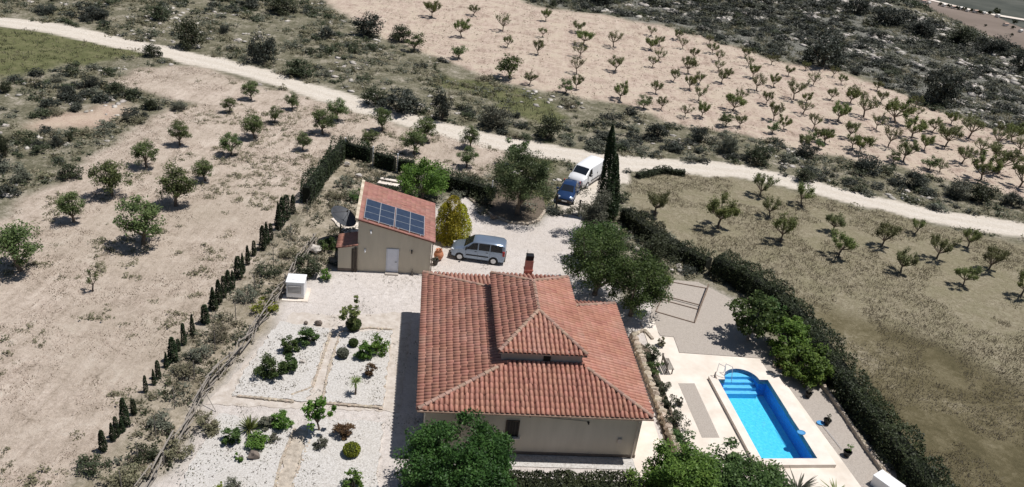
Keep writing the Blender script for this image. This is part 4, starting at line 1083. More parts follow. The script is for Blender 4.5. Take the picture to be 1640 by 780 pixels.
x, y = scat(16000, (-95, 40, 70, 140), lambda x, y: (zval('meadow', x, y) > .5) | (zval('verge', x, y) > .5))
scatter_stuff('meadow_grass', [tuft(510 + i, 8, .4, .2, .03, 'scrub' if i % 2 else 'weeds') for i in range(6)], x, y, rng.uniform(.6, 1.6, len(x)))
ST2 = [tuft(520 + i, 6, .35, .09, .03, 'straw' if i % 4 else 'drygrass') for i in range(6)]
x, y = scat(60000, (-75, 0, 24, 105), lambda x, y: (zval('left', x, y) > .6) & (vnoise(x, y, 2.5, 64) * .6 + vnoise(x, y, 8, 65) * .4 > .47))
scatter_stuff('dry_stubble', ST2, x, y, rng.uniform(.5, 1.5, len(x)))
DG = [tuft(530 + i, 7, .35, .13, .026, 'drygrass' if i % 4 else 'weeds') for i in range(8)]
FW = [tuft(550 + i, 9, .4, .12, .03, 'weeds') for i in range(5)] + [HERB[1], HERB[2]]
x, y = scat(42000, (-75, 0, 24, 105), lambda x, y: (zval('left', x, y) > .6) & (vnoise(x, y, 6, 74) * .55 + vnoise(x, y, 1.4, 75) * .45 > .56))
scatter_stuff('field_weeds', FW, x, y, rng.uniform(.3, 1.0, len(x)))
x, y = scat(70000, (8, 75, 30, 92), lambda x, y: (zval('right', x, y) > .5) & (vnoise(x, y, 2.5, 66) * .5 + vnoise(x, y, 8, 67) * .5 > .47))
scatter_stuff('dry_grass', DG, x, y, rng.uniform(.5, 1.4, len(x)))
# stones lying about
RK = []
for i in range(6):
    mb = MB(); mb.blob((0, 0, .02), (.55, .38, .2), i, 1, .9); RK.append(mb.mesh('rock', M['rock']))
x, y = scat(30000, (-95, 130, 60, 240), lambda x, y: free_scrub(x, y) & (beyond(x, y) < 8) & (vnoise(x, y, 6, 71) * .55 + vnoise(x, y, 2, 72) * .45 > np.where(inpoly(x, y, HILLSCRUB), .58, .62)))
sc_ = rng.uniform(.25, 1.0, len(x)) ** 1.5 * 1.3 * np.where(inpoly(x, y, HILLSCRUB), 1.7, .8)
scatter_stuff('loose_rocks', RK, x, y, sc_)
x, y = scat(26000, (-30, 110, 80, 200), lambda x, y: (zval('orchard', x, y) > .5) & (vnoise(x, y, 4, 73) > .3))
scatter_stuff('orchard_clods', [tuft(540 + i, 5, .25, .12, .03, 'weeds' if i % 3 else 'straw') for i in range(6)], x, y, rng.uniform(.5, 1.5, len(x)))
# ------------------------------------------------------------------ garden west of the house
def rough_poly(px, step=.3, j=.13):
    """closed polygon from photo pixels with a slightly uneven edge"""
    P = [G(u, v) for u, v in px]; out = []
    for a, b in zip(P, P[1:] + P[:1]):
        n = max(1, int((b - a).length / step)); d = (b - a); nn = Vector((-d.y, d.x, 0)).normalized()
        for i in range(n):
            k = 0 if i == 0 else random.uniform(-j, j)
            q = a + d * (i / n) + nn * k; out.append((q.x, q.y))
    return out
slab('garden_path', rough_poly([(330, 648), (640, 660), (660, 500), (560, 505), (530, 505), (470, 500), (400, 575)]), -.2, .03, M['gravel_tan'])
slab('gravel_bed', rough_poly([(448, 516), (527, 528), (492, 644), (372, 636), (395, 590)]), -.1, .10, M['gravel_white'])
slab('gravel_bed', rough_poly([(546, 534), (628, 531), (612, 652), (517, 646)]), -.1, .12, M['gravel_white'])
slab('gravel_bed', rough_poly([(352, 664), (468, 684), (432, 810), (270, 810)]), -.1, .11, M['gravel_white'])
slab('gravel_bed', rough_poly([(500, 672), (614, 678), (600, 810), (462, 810)]), -.1, .13, M['gravel_white'])
slab('worn_path', rough_poly([(470, 690), (502, 690), (462, 810), (434, 810)]), -.1, .06, M['gravel_dirty'])

def stone_pool(n, m, seed=0):
    out = []
    for i in range(n):
        mb = MB(); mb.blob((0, 0, 0), (.5, .5, .5), seed + i, 1, .45); out.append(mb.mesh('stone', m))
    return out
STONES = stone_pool(8, M['stone'], 30)
def stone_row(name, px, size, label, cat='stone edging', rows=1, z=0.0, h=.12, group=None, pts=None, sz=None):
    pts = pts or [G(u, v) for u, v in px]
    e = empty(name, pts[0], 0, label, cat, group)
    base = e.location.copy()
    core = MB()
    for a, b in zip(pts[:-1], pts[1:]):
        d = b - a; n = max(1, int(d.length / size)); an = math.atan2(d.y, d.x); c = (a + b) / 2 - base
        core.box((c.x, c.y, (h * rows) * .4 + z), (d.length, size * .5, h * rows * .8), an)
        for r_ in range(rows):
            for i in range(n):
                q = a + d * ((i + .5 + random.uniform(-.15, .15) + .5 * (r_ % 2)) / n) - base
                o = link('stone', random.choice(STONES), e)
                o.location = (q.x + random.gauss(0, size * .06), q.y + random.gauss(0, size * .06), z + h * (r_ + .45))
                o.rotation_euler = (random.gauss(0, .2), random.gauss(0, .2), an + random.gauss(0, .25))
                o.scale = (size * random.uniform(.85, 1.2), (sz or size) * random.uniform(.7, 1.0), h * random.uniform(1.0, 1.5))
    core.build('core', M['mortar'], e)
    return e
stone_row('stone_edging', [(380, 636), (470, 645)], .30, 'row of stones along the lower edge of the upper left gravel bed', z=.05)
stone_row('stone_edging', [(515, 647), (613, 655)], .30, 'row of stones along the lower edge of the upper right gravel bed', z=.05)
stone_row('stone_edging', [(466, 634), (500, 622), (530, 535)], .26, 'low stone kerb on the left side of the narrow garden path', h=.09, z=.04)
stone_row('stone_edging', [(546, 533), (527, 590), (516, 645)], .26, 'low stone kerb on the right side of the narrow garden path', h=.09, z=.04)
stone_row('stone_edging', [(546, 533), (590, 526), (628, 529)], .24, 'thin stone kerb at the top of the upper right gravel bed', h=.08, z=.04)
stone_row('stone_edging', [(504, 690), (484, 735), (464, 800)], .26, 'low stone kerb along the right side of the worn path', h=.1, z=.04)
stone_row('stone_edging', [(472, 688), (450, 740), (436, 800)], .26, 'low stone kerb along the left side of the worn path', h=.1, z=.04)
stone_row('stone_edging', [(625, 540), (612, 650)], .24, 'faint stone kerb beside the house shadow strip', h=.07, z=.04)

# garden plants
BR = stem_mesh(600, .6, 1.0, 6)
def plant(name, u, v, R, H, lm, leaf, label, cat='shrub', nleaf=900, ncl=14, clump=.34, seed=0, shell=.5, group=None, aspect=.55):
    me = bush_mesh(seed + 600, R * 1.15, H * 1.12, int(ncl * 1.5), int(nleaf * 2), leaf * .68, lm, clump * .9, aspect, shell, .7)
    p = G(u, v)
    st = stem_mesh(seed + 640, R, H, 5)
    return thing_from(name, (('stem', st), ('foliage', me)), (p.x, p.y, .08), random.uniform(0, 6.28), 1, label, cat, group)
plant('garden_shrub', 438, 603, .80, 1.15, 'deep', .20, 'left part of the double round shrub in the upper left gravel bed', seed=1, nleaf=1200)
plant('garden_shrub', 462, 594, .55, .8, 'deep', .19, 'small shrub leaning on the right of the double shrub in the upper left bed', seed=2)
plant('garden_shrub', 465, 565, .55, .9, 'deep', .19, 'dark shaded shrub at the upper end of the upper left gravel bed', seed=3)
plant('garden_shrub', 492, 554, .70, 1.0, 'deep', .20, 'bright round shrub on the path side of the upper left gravel bed', seed=4, nleaf=1100)
plant('garden_shrub', 583, 574, .55, 1.0, 'fresh', .2, 'left bright green shrub of a pair in the upper right gravel bed', seed=5)
plant('garden_shrub', 604, 566, .62, 1.05, 'fresh', .2, 'right bright green shrub of a pair in the upper right gravel bed', seed=6)
plant('garden_shrub', 372, 711, .50, .95, 'deep', .17, 'dark shrub at the left of the lower left gravel bed', seed=7)
plant('garden_shrub', 452, 686, .55, .8, 'fresh', .18, 'green shrub at the right end of the shrub row in the lower left bed', seed=8)
plant('garden_shrub', 427, 684, .45, .6, 'greyleaf', .15, 'grey green low shrub in the middle of the lower left bed', seed=9)
plant('garden_shrub', 411, 714, .60, .65, 'fresh', .2, 'broad leaved low shrub in front of the spiky plant', seed=10)
plant('garden_shrub', 440, 706, .3, .35, 'greyleaf', .12, 'tiny grey tuft beside the broad leaved low shrub', seed=11, nleaf=300)
plant('garden_shrub', 549, 700, .52, .75, 'red', .16, 'dark russet shrub in the lower right gravel bed', seed=12)
plant('garden_shrub', 512, 716, .40, .55, 'scrub_grey', .13, 'small dark green shrub at the foot of the young fruit tree', seed=13, nleaf=500)
plant('garden_shrub', 592, 604, .42, .9, 'red', .15, 'russet shrub in the upper right gravel bed', seed=14, nleaf=600)
plant('garden_shrub', 385, 738, .24, .4, 'fresh', .16, 'little starry plant low in the lower left bed', seed=15, nleaf=120, ncl=6)
plant('garden_shrub', 520, 448, .45, .7, 'fresh', .17, 'light green shrub beside the shed yard entrance', seed=16, nleaf=500)
plant('garden_shrub', 375, 785, .5, .6, 'greyleaf', .14, 'grey airy shrub at the bottom edge of the lower left bed', seed=17, nleaf=350)
plant('garden_shrub', 565, 785, .55, 1.2, 'fresh', .22, 'leafy young plant at the bottom edge of the lower right bed', seed=18, nleaf=420)
plant('garden_shrub', 350, 795, .4, .5, 'lime', .17, 'lime green plant at the bottom edge left of the grey airy shrub', seed=19, nleaf=300)
def ball(u, v, r, lm, label, flat=.9, seed=0):
    rg = np.random.default_rng(seed); n = 1500
    d = rg.normal(size=(n, 3)); d /= np.linalg.norm(d, axis=1)[:, None]
    V, Q = leaf_quads(d * np.array([r, r, r * flat]) * rg.uniform(.86, 1.0, n)[:, None] + np.array([0, 0, r * flat]), .085, rg, .2, .7)
    p = G(u, v)
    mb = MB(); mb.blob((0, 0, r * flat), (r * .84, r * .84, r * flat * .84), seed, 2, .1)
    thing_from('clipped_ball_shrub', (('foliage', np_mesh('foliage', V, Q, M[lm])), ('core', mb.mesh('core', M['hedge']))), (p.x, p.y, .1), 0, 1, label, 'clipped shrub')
ball(549, 574, .40, 'scrub_grey', 'grey green clipped ball shrub at the upper left of the upper right bed', .85, 1)
ball(566, 556, .32, 'deep', 'small dark clipped ball shrub above the grey one', .85, 2)
ball(563, 730, .50, 'lime', 'yellow green clipped dome shrub alone in the lower right bed', .72, 3)
ball(566, 529, .55, 'deep', 'dark clipped ball shrub at the foot of the light leaved fruit tree', .75, 4)

def spiky(u, v, n, H, R, label, lm='spike', trunk=0.0, w_=.05, name='spiky_plant', seed=0):
    rg = np.random.default_rng(700 + seed); V = []; Q = []
    for i in range(n):
        a = rg.uniform(0, 6.283); el = rg.uniform(.25, 1.35) if trunk == 0 else rg.uniform(-.5, 1.2)
        d = np.array([math.cos(a) * math.cos(el), math.sin(a) * math.cos(el), math.sin(el)]); s_ = np.array([-math.sin(a), math.cos(a), 0]) * w_
        L_ = H * rg.uniform(.75, 1.1); b = np.array([0, 0, trunk]); m_ = b + d * L_ * .5; t_ = b + d * L_ + np.array([0, 0, -.12 * L_])
        k = len(V) * 1
        V += [b - s_ * .5, b + s_ * .5, m_ + s_, m_ - s_, t_ + s_ * .1, t_ - s_ * .1]; Q += [(k, k + 1, k + 2, k + 3), (k + 3, k + 2, k + 4, k + 5)]
    p = G(u, v); parts = [('leaf_rosette', np_mesh('leaf_rosette', V, Q, M[lm]))]
    if trunk:
        mb = MB(); mb.tube([(0, 0, -.1), (.02, 0, trunk * .5), (0, 0, trunk + .05)], [.07, .06, .05], 7); parts.append(('trunk', mb.mesh('trunk', M['bark'])))
    return thing_from(name, parts, (p.x, p.y, .08), 0, 1, label, 'plant')
spiky(400, 690, 90, 1.05, .6, 'upright bright spiky plant in the lower left gravel bed', w_=.03, seed=1)
spiky(569, 634, 60, .50, .4, 'small palm with a thin trunk in the upper right gravel bed', trunk=1.0, w_=.025, name='small_palm', seed=2)
def rock(u, v, s, label, m='plinth', seed=0):
    mb = MB(); mb.blob((0, 0, s * .3), (s * .6, s * .45, s * .45), seed, 2, .5); p = G(u, v)
    o = mb.build('boulder', M[m]); o.location = (p.x, p.y, .1); tag(o, label, 'rock')
rock(407, 735, .55, 'dark boulder in the lower left gravel bed', seed=3)
rock(510, 521, .42, 'dark rock on the gravel above the narrow garden path', seed=4)
rock(490, 520, .25, 'smaller dark rock left of the one above the path', seed=5)
rock(485, 582, .3, 'grey flat stone below the bright round shrub', m='rock', seed=6)
rock(790, 352, .5, 'dark rock at the kerb of the planted island', seed=7)

def fruit_tree(u, v, H, R, label, lm, n, leaf, seed, clump=.3, ncl=22, name='fruit_tree', fork=.5, bark='bark', r0=.06, shell=.3, nl=8, aspect=.5, zr=None, cat='tree', fb=-.5):
    tm, cm = round_tree(800 + seed, H, R, fork, ncl, n, leaf, lm, bark, r0, nl, shell, clump, zr, fb, aspect)
    p = GT(u, v)
    return thing_from(name, (('trunk', tm), ('crown', cm)), p, random.uniform(0, 6.28), 1, label, cat)
fruit_tree(564, 532, 2.9, 1.05, 'airy pale leaved fruit tree at the top of the upper right gravel bed', 'almond_green', 420, .26, 1, .22, 20, 'fruit_tree', .55)
fruit_tree(511, 692, 2.9, 1.0, 'leafy young fruit tree where the garden paths cross', 'fresh', 760, .24, 2, .26, 22, 'fruit_tree', .6)

# ------------------------------------------------------------------ trees round the yard
fruit_tree(676, 322, 3.8, 2.6, 'bright green broad tree behind the shed', 'fresh', 9000, .20, 3, .27, 50, 'garden_tree', .7, r0=.14, shell=.5)
fruit_tree(828, 345, 6.5, 2.95, 'big silvery green tree on the planted island by the gate', 'olive_dark', 24000, .15, 4, .24, 90, 'olive_tree', 1.0, r0=.22, shell=.45, nl=10)
fruit_tree(826, 268, 3.4, 1.4, 'dark green small tree right behind the big silvery one', 'deep', 1500, .24, 14, .3, 24, 'garden_tree', .4, r0=.1)
fruit_tree(938, 380, 4.4, 2.3, 'thin grey leaved tree left of the tall cypress', 'greyleaf', 7000, .15, 5, .26, 40, 'garden_tree', .7, bark='bark_grey', r0=.12, shell=.35, nl=12)
fruit_tree(952, 472, 6.0, 3.0, 'dense dark green tree behind the back corner of the house', 'deep', 17000, .17, 6, .26, 80, 'garden_tree', .6, r0=.2, shell=.5)
fruit_tree(1010, 506, 5.2, 2.6, 'bright green tree beside the dark one behind the house', 'deep', 15000, .17, 7, .26, 70, 'garden_tree', .6, r0=.18, shell=.5)
fruit_tree(955, 420, 4.0, 2.4, 'light green shrub tree under the thin grey leaved tree', 'deep', 8000, .17, 8, .28, 44, 'garden_tree', .3)
fruit_tree(1045, 425, 2.8, 2.1, 'low dark bushy tree between the hedge and the dark garden tree', 'scrub', 5000, .16, 9, .3, 36, 'garden_tree', .3)
fruit_tree(1198, 545, 3.9, 2.15, 'fig tree with separate leafy boughs above the pool', 'deep', 5200, .22, 10, .2, 54, 'fig_tree', .6, 'bark_grey', .12, .35, 12, .7)
plant('garden_shrub', 1252, 565, 1.6, 2.4, 'fresh', .3, 'tall fresh green shrub right of the fig tree', nleaf=3200, ncl=34, seed=20, clump=.28)
plant('garden_shrub', 1284, 605, 1.7, 2.0, 'fresh', .3, 'wide fresh green shrub at the upper right corner of the pool terrace', nleaf=3600, ncl=36, seed=21, clump=.26)
plant('garden_shrub', 1232, 520, 1.1, 2.0, 'deep', .26, 'green shrub behind the fig tree against the dark hedge', nleaf=1500, ncl=20, seed=22)
plant('garden_shrub', 1262, 590, .8, .9, 'red', .2, 'low brownish shrub under the fresh green shrubs', nleaf=500, ncl=12, seed=23)
fruit_tree(728, 812, 5.0, 3.15, 'large glossy green tree in front of the house wall', 'lush', 42000, .17, 11, .2, 150, 'garden_tree', .7, r0=.22, shell=.55, nl=12)
plant('garden_shrub', 1090, 812, 2.3, 3.2, 'fresh', .24, 'big round green shrub at the foot of the pool terrace', nleaf=14000, ncl=80, seed=24, clump=.22)
plant('garden_shrub', 1175, 812, 2.4, 2.8, 'deep', .24, 'big dark green shrub at the bottom edge below the pool', nleaf=14000, ncl=80, seed=25, clump=.22)
plant('garden_shrub', 1040, 800, 1.3, 1.7, 'fresh', .22, 'light green shrub at the front corner of the house', nleaf=1800, ncl=24, seed=26, clump=.28)
plant('garden_shrub', 690, 800, 1.5, 2.2, 'deep', .24, 'green shrub under the large glossy tree', nleaf=2200, ncl=26, seed=27, clump=.28)
spiky(1272, 800, 70, 1.6, 1, 'spiky palm leaves rising at the bottom edge below the pool', 'scrub_grey', .5, .05, 'yucca_plant', 3)
spiky(1335, 800, 50, 1.1, 1, 'smaller pale spiky plant at the bottom edge right of the yucca', 'spike', .3, .04, 'yucca_plant', 4)
# yellow conifer by the shed: three merging columns
p = G(722, 384); parts = []
e = empty('yellow_conifer', p, 0, 'golden yellow conifer at the corner of the shed', 'conifer')
rg_ = np.random.default_rng(31)
for dx, dy, H, R in ((0, 0, 4.0, 1.2), (-.6, -.1, 3.3, .95), (.65, .1, 3.3, 1.0), (.1, -.6, 2.9, .9)):
    o = link('crown', column_mesh(int(H * 100), H, R, 4600, .15, 'yellow', .42), e); o.location = (dx, dy, 0)
mb = MB(); mb.bar((0, 0, -.1), (0, 0, .8), .1, .07, 8); mb.build('trunk', M['bark'], e)
# tall cypress, two tops
p = G(970, 349)
e = empty('tall_cypress', p, 0, 'tall nearly black cypress with two tops beside the dirt road', 'cypress')
e.rotation_euler = (0, -.09, 0)
o = link('crown', column_mesh(41, 8.9, .98, 14000, .18, 'cypress', .62), e)
o = link('crown', column_mesh(42, 6.2, .55, 5600, .17, 'cypress', .5), e); o.location = (.6, .1, 0)
mb = MB(); mb.tube([(0, 0, -.1), (0, 0, 5), (0, 0, 8)], [.2, .12, .03], 8); mb.bar((.5, 0, -.1), (.75, .1, 5.5), .1, .03, 6); mb.build('trunk', M['bark'], e)

# slim cypresses along the left boundary
CYP = [column_mesh(50 + i, 1.6, .19, 1500, .10, 'cypress', (.35, .6, .25, .8, .4, .2)[i]) for i in range(6)]
ctm = MB(); ctm.bar((0, 0, -.1), (0, 0, 1.2), .03, .01, 5); CT = ctm.mesh('trunk', M['bark'])
cyp = [(166, 722, 34, 20), (181, 706, 30, 16), (188, 700, 34, 14), (196, 692, 26, 16), (201, 682, 46, 24), (215, 664, 26, 14), (234, 628, 28, 12), (247, 616, 26, 12), (254, 606, 30, 14), (267, 588, 26, 14), (278, 578, 40, 26), (286, 562, 20, 12), (295, 552, 32, 15), (309, 537, 32, 14), (329, 518, 28, 22), (342, 496, 34, 26), (351, 486, 36, 20), (359, 476, 32, 15), (366, 466, 32, 17), (373, 462, 28, 15), (382, 446, 34, 22), (389, 438, 32, 16), (397, 424, 30, 13), (407, 410, 24, 12), (421, 400, 38, 20), (427, 392, 36, 18), (434, 384, 26, 14), (446, 368, 44, 22), (452, 360, 44, 22), (459, 352, 40, 20), (469, 342, 30, 16)]
_low = [c for c in cyp if c[1] >= 500]; _upr = [c for c in cyp if c[1] < 500]
for i, (u, v, h_, w_) in enumerate(cyp):
    p = GT(u, v); px = 18.5 + (v - 390) * .011
    H = h_ / px * (1.0 if v < 560 else .88); Wd = w_ / (20.5 + (v - 390) * .02)
    if v >= 500: lab = 'slim dark cypress, ' + (ORD[_low.index((u, v, h_, w_)) + 1] + ' from the lower end' if i else 'lowest') + ' of the row along the left field'
    else: q_ = len(_upr) - _upr.index((u, v, h_, w_)); lab = 'slim dark cypress, ' + (ORD[q_] + ' below the solid hedge' if q_ > 1 else 'topmost, next to the solid hedge') + ' in the row along the left field'
    e = thing_from('slim_cypress', (('trunk', CT), ('crown', CYP[i % 6])), p, random.uniform(0, 6.28), (Wd / .5 * .72, Wd / .5 * .72, H / 1.6), lab, 'cypress', 'slim cypresses along the left field')

# clipped hedges: dark core and a skin of leaves
def hedge(name, px, width, height, label, n_per_m=650, leaf=.15, lm='hedge', pts=None, lump=.30, seed=0, z=0.0, cat='hedge'):
    rg = np.random.default_rng(900 + seed)
    P = pts or [GT(u, v) for u, v in px]
    o0 = P[0].copy()
    e = empty(name, o0, 0, label, cat)
    C = []; core = MB()
    for a, b in zip(P[:-1], P[1:]):
        d = b - a; L_ = d.length; t_ = d.normalized(); s_ = Vector((t_.y, -t_.x, 0))
        n = int(L_ * n_per_m * (height + width) / 3)
        tt = rg.uniform(-.02, 1.02, n) * L_
        g = rg.uniform(0, 2 * height + width, n)
        off = np.where(g < height, -width / 2, np.where(g < height + width, g - height - width / 2, width / 2))
        zz = np.where(g < height, g, np.where(g < height + width, height, 2 * height + width - g))
        base = np.array(a - o0)
        X = base[0] + t_.x * tt; Y = base[1] + t_.y * tt
        lm_ = 1 + lump * 2 * (vnoise(X + 300, Y + 300, .9, 5 + seed) - .5) + lump * (vnoise(X + 300, Y + 300, .4, 6 + seed) - .5)
        rnd = 1 - .18 * (np.clip(zz / height, 0, 1) ** 4) * (np.abs(off) > width * .4)
        dep = rg.uniform(.8, 1.04, n)
        C.append(np.stack([X + s_.x * off * lm_ * rnd * dep, Y + s_.y * off * lm_ * rnd * dep, base[2] + z + zz * lm_ * np.where(g < height, .98, dep)], 1))
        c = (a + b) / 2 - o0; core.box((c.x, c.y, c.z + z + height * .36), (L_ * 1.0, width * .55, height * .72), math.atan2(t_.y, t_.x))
    C = np.concatenate(C); V, Q = leaf_quads(C, leaf, rg, .5, .55)
    link('foliage', np_mesh('foliage', V, Q, M[lm]), e)
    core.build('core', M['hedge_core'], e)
    return e
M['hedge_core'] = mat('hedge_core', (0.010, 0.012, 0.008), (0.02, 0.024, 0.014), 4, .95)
hedge('cypress_hedge', [(490, 326), (520, 284), (553, 246)], 1.1, 2.1, 'solid dark cypress hedge running up to the corner above the shed', lm='cypress', seed=1)
for i, (a, b, lab) in enumerate([((556, 250), (594, 260), 'left block of the dark cypress hedge behind the shed'), ((601, 265), (632, 274), 'middle block of the dark cypress hedge behind the shed'), ((638, 276), (662, 280), 'short right block of the dark cypress hedge behind the shed')]):
    hedge('cypress_hedge', [a, b], .8, 1.9, lab, lm='cypress', seed=2 + i, lump=.25)
hedge('cypress_hedge', [(690, 296), (735, 306), (790, 322)], 1.1, 1.7, 'dark hedge in the shade between the green tree and the big silvery tree', lm='cypress', seed=6)
hedge('clipped_hedge', [(1000, 352), (1045, 388), (1082, 410)], 1.8, 1.6, 'dark hedge below the tall cypress at the corner of the right field', seed=7)  # made wider to take in the shadow and shrubs beside it
hedge('clipped_hedge', [(1086, 412), (1132, 434)], 1.7, 1.5, 'short dark hedge piece between two gaps above the metal frame', seed=8)  # widened likewise, its shadow filled in as hedge
hedge('clipped_hedge', [(1142, 436), (1190, 458), (1243, 492), (1288, 545), (1322, 592), (1345, 624)], 2.1, 1.9, 'long dark clipped hedge curving down the right side of the garden', seed=9, n_per_m=900)
hedge('clipped_hedge', [(1349, 628), (1400, 692), (1455, 760), (1510, 830)], 2.0, 1.7, 'lower dark hedge leaning over the stone wall beside the pool', seed=10, n_per_m=900)
hedge('clipped_hedge', [(800, 792), (905, 797), (1012, 800)], 1.5, 1.25, 'dark clipped hedge along the front wall of the house', seed=12, n_per_m=1300, lm='hedge', lump=.12)
hedge('road_hedge', [(1020, 285), (1060, 276), (1096, 281)], .9, .6, 'low dark hedge where the right field meets the dirt road', seed=13, lm='scrub')

# rustic pole fence along the garden
FP = [G(u, v) for u, v in [(505, 392), (478, 430), (440, 492), (412, 527), (384, 568), (350, 606), (322, 644), (300, 690), (262, 745), (232, 790)]]
fe = empty('rustic_pole_fence', FP[0], 0, 'rustic fence of grey weathered poles along the left of the gravel garden', 'fence')
b0 = FP[0]
PM = []
for i in range(3):
    mb = MB(); mb.bar((-.5, 0, 0), (.5, 0, 0.0), 1, .7, 6); PM.append(mb.mesh('rail', M['wood']))
pm_ = MB(); pm_.bar((0, 0, -.2), (0, 0, 1.1), .06, .05, 6); PM_ = pm_.mesh('post', M['wood'])
acc = 0
for a, b in zip(FP[:-1], FP[1:]):
    d = b - a; n = max(1, round(d.length / 1.3)); an = math.atan2(d.y, d.x)
    for i in range(n):
        q = a + d * (i / n) - b0; o = link('post', PM_, fe); o.location = q; o.rotation_euler = (random.gauss(0, .1), random.gauss(0, .1), 0); o.scale = (1, 1, random.uniform(.8, 1.1))
        for k in range(4):
            o = link('rail', random.choice(PM), fe); c = a + d * ((i + .5) / n) - b0
            o.location = (c.x + random.gauss(0, .10), c.y + random.gauss(0, .10), .12 + .27 * k + random.gauss(0, .05))
            o.rotation_euler = (0, random.gauss(0, .12), an + random.gauss(0, .1)); ll = d.length / n * random.uniform(1.05, 1.6); o.scale = (ll, random.uniform(.035, .06), random.uniform(.035, .06))
mb = MB(); a = G(322, 640); b_ = G(346, 660); mb.bar((a.x, a.y, 1.3), (b_.x, b_.y, .03), .025, .02, 6); tag(mb.build('leaning_pole', M['wood']), 'thin pole leaning out from the rustic fence onto the gravel', 'pole')
WF = [GT(u, v) for u, v in [(545, 262), (515, 300), (492, 345), (466, 385), (438, 425), (408, 470), (378, 515), (345, 562), (312, 610), (280, 655), (250, 700), (222, 742), (196, 790)]]
we = empty('wire_fence', WF[0], 0, 'wire fence on thin grey posts between the cypress row and the rough strip', 'fence')
for p in WF:
    mb = MB(); q = p - WF[0]; mb.bar((q.x, q.y, q.z - .2), (q.x, q.y, q.z + 1.5), .028, n=6); mb.build('post', M['bark_grey'], we)
mb = MB()
for a, b in zip(WF[:-1], WF[1:]):
    for h_ in (.4, .9, 1.4): mb.bar(a - WF[0] + Vector((0, 0, h_)), b - WF[0] + Vector((0, 0, h_)), .005, n=3, cap=False)
mb.build('wires', M['darkmetal'], we)
for i, (u, v, lab) in enumerate([(553, 250, 'white post at the corner of the cypress hedge'), (597, 264, 'white post in the left gap of the hedge behind the shed'), (636, 276, 'white post in the right gap of the hedge behind the shed'), (786, 320, 'white post in front of the shaded hedge by the big silvery tree')]):
    mb = MB(); mb.bar((0, 0, -.2), (0, 0, 1.9), .06, n=8); mb.bar((0, 0, 1.9), (0, 0, 1.95), .075, n=8); o = mb.build('white_post', M['white']); o.location = GT(u, v); tag(o, lab, 'post')

# sundry things near the shed
p = G(545, 388)
e = empty('satellite_dish', p, 0, 'large dark mesh satellite dish on a pole behind the shed annex', 'satellite dish')
mb = MB(); mb.bar((0, 0, -.1), (0, 0, 1.75), .05, n=8); mb.bar((0, 0, 1.7), (.12, .1, 1.95), .08, n=8); mb.build('pole', M['darkmetal'], e)
mb = MB(); prof = [(0.02, 0), (.35, .03), (.7, .12), (.95, .22), (1.02, .26), (.95, .235), (.7, .14), (.35, .05), (.02, .02)]
mb.lathe(prof, n=28, closed=False); dd = mb.build('reflector', M['dish'], e, smooth=True); dd.location = (.1, .05, 2.15); dd.scale = (1.1, 1.1, 1.1); dd.rotation_euler = Vector((.5, -.12, .86)).to_track_quat('Z', 'Y').to_euler()
mb = MB()
for k in range(3):
    a = k * 2.094; mb.bar((.9 * math.cos(a), .9 * math.sin(a), .22), (0, 0, .85), .014, n=5)
mb.lathe([(.05, .8), (.07, .86), (.05, .98), (.02, 1.0)], n=10); f_ = mb.build('feed_arm', M['darkmetal'], e); f_.location = dd.location; f_.rotation_euler = dd.rotation_euler
p = G(473, 479)
e = empty('white_cabinet', p, .12, 'white box shaped unit with a grey louvred front on a slab by the rustic fence', 'cabinet')
mb = MB(); mb.box((0, .55, .72), (1.25, 1.15, 1.2)); mb.build('body', M['white'], e, bevel=.05)
mb = MB(); mb.box((0, .55, 1.36), (1.32, 1.22, .1)); mb.box((0, .45, 1.43), (.5, .4, .05)); mb.build('lid', M['white'], e, bevel=.03)
mb = MB(); mb.box((-.05, -.05, .82), (.9, .06, .62)); gr_ = mb.build('front_panel', M['greypave'], e)
mb = MB()
for k in range(6): mb.box((-.05, -.095, .58 + k * .1), (.84, .03, .03))
mb.build('louvre', M['alu'], gr_)
mb = MB()
for sx_ in (-.5, .5):
    for sy_ in (.1, 1.0): mb.box((sx_, sy_, .08), (.12, .12, .16))
mb.build('foot', M['darkmetal'], e)
slab('base_slab', [tuple((Matrix.Translation(p) @ Matrix.Rotation(.12, 4, 'Z') @ Vector(q))[:2]) for q in ((-.9, -.35, 0), (.9, -.35, 0), (.9, 1.5, 0), (-.9, 1.5, 0))], -.1, .06, M['deck'])
def potted(u, v, pr, ph, lab, R, H, lm, leaf, n, m='pot', seed=0, name='potted_plant', cat='potted plant'):
    p = G(u, v); e = empty(name, (p.x, p.y, .05), 0, lab, cat)
    mb = MB(); mb.lathe([(pr * .65, 0), (pr * .95, ph * .7), (pr, ph * .85), (pr * 1.08, ph * .87), (pr * 1.08, ph), (pr * .9, ph), (pr * .85, ph * .9)], n=16); mb.build('pot', M[m], e, smooth=False)
    mb = MB(); mb.lathe([(.01, ph * .88), (pr * .88, ph * .9)], n=14); mb.build('soil', M['soil'], e)
    o = link('foliage', bush_mesh(950 + seed, R, H, 9, n, leaf, lm, .4), e); o.location = (0, 0, ph * .85)
    mb = MB()
    for k in range(4): a = k * 1.6 + seed; mb.bar((0, 0, ph * .85), (R * .5 * math.cos(a), R * .5 * math.sin(a), ph + H * .6), .012, .006, 5)
    mb.build('stem', M['bark'], e)
potted(697, 424, .26, .45, 'dark pot standing in front of the terracotta jar by the shed', .22, .25, 'scrub_grey', .1, 60, 'darkmetal', 1)
p = G(702, 416); e = empty('terracotta_jar', (p.x, p.y, .02), 0, 'round orange terracotta jar by the shed corner', 'jar')
mb = MB(); mb.lathe([(.18, 0), (.34, .22), (.40, .45), (.34, .68), (.22, .8), (.24, .88), (.28, .90), (.26, .93), (.18, .86)], n=20); mb.build('jar_body', M['pot'], e, smooth=True)
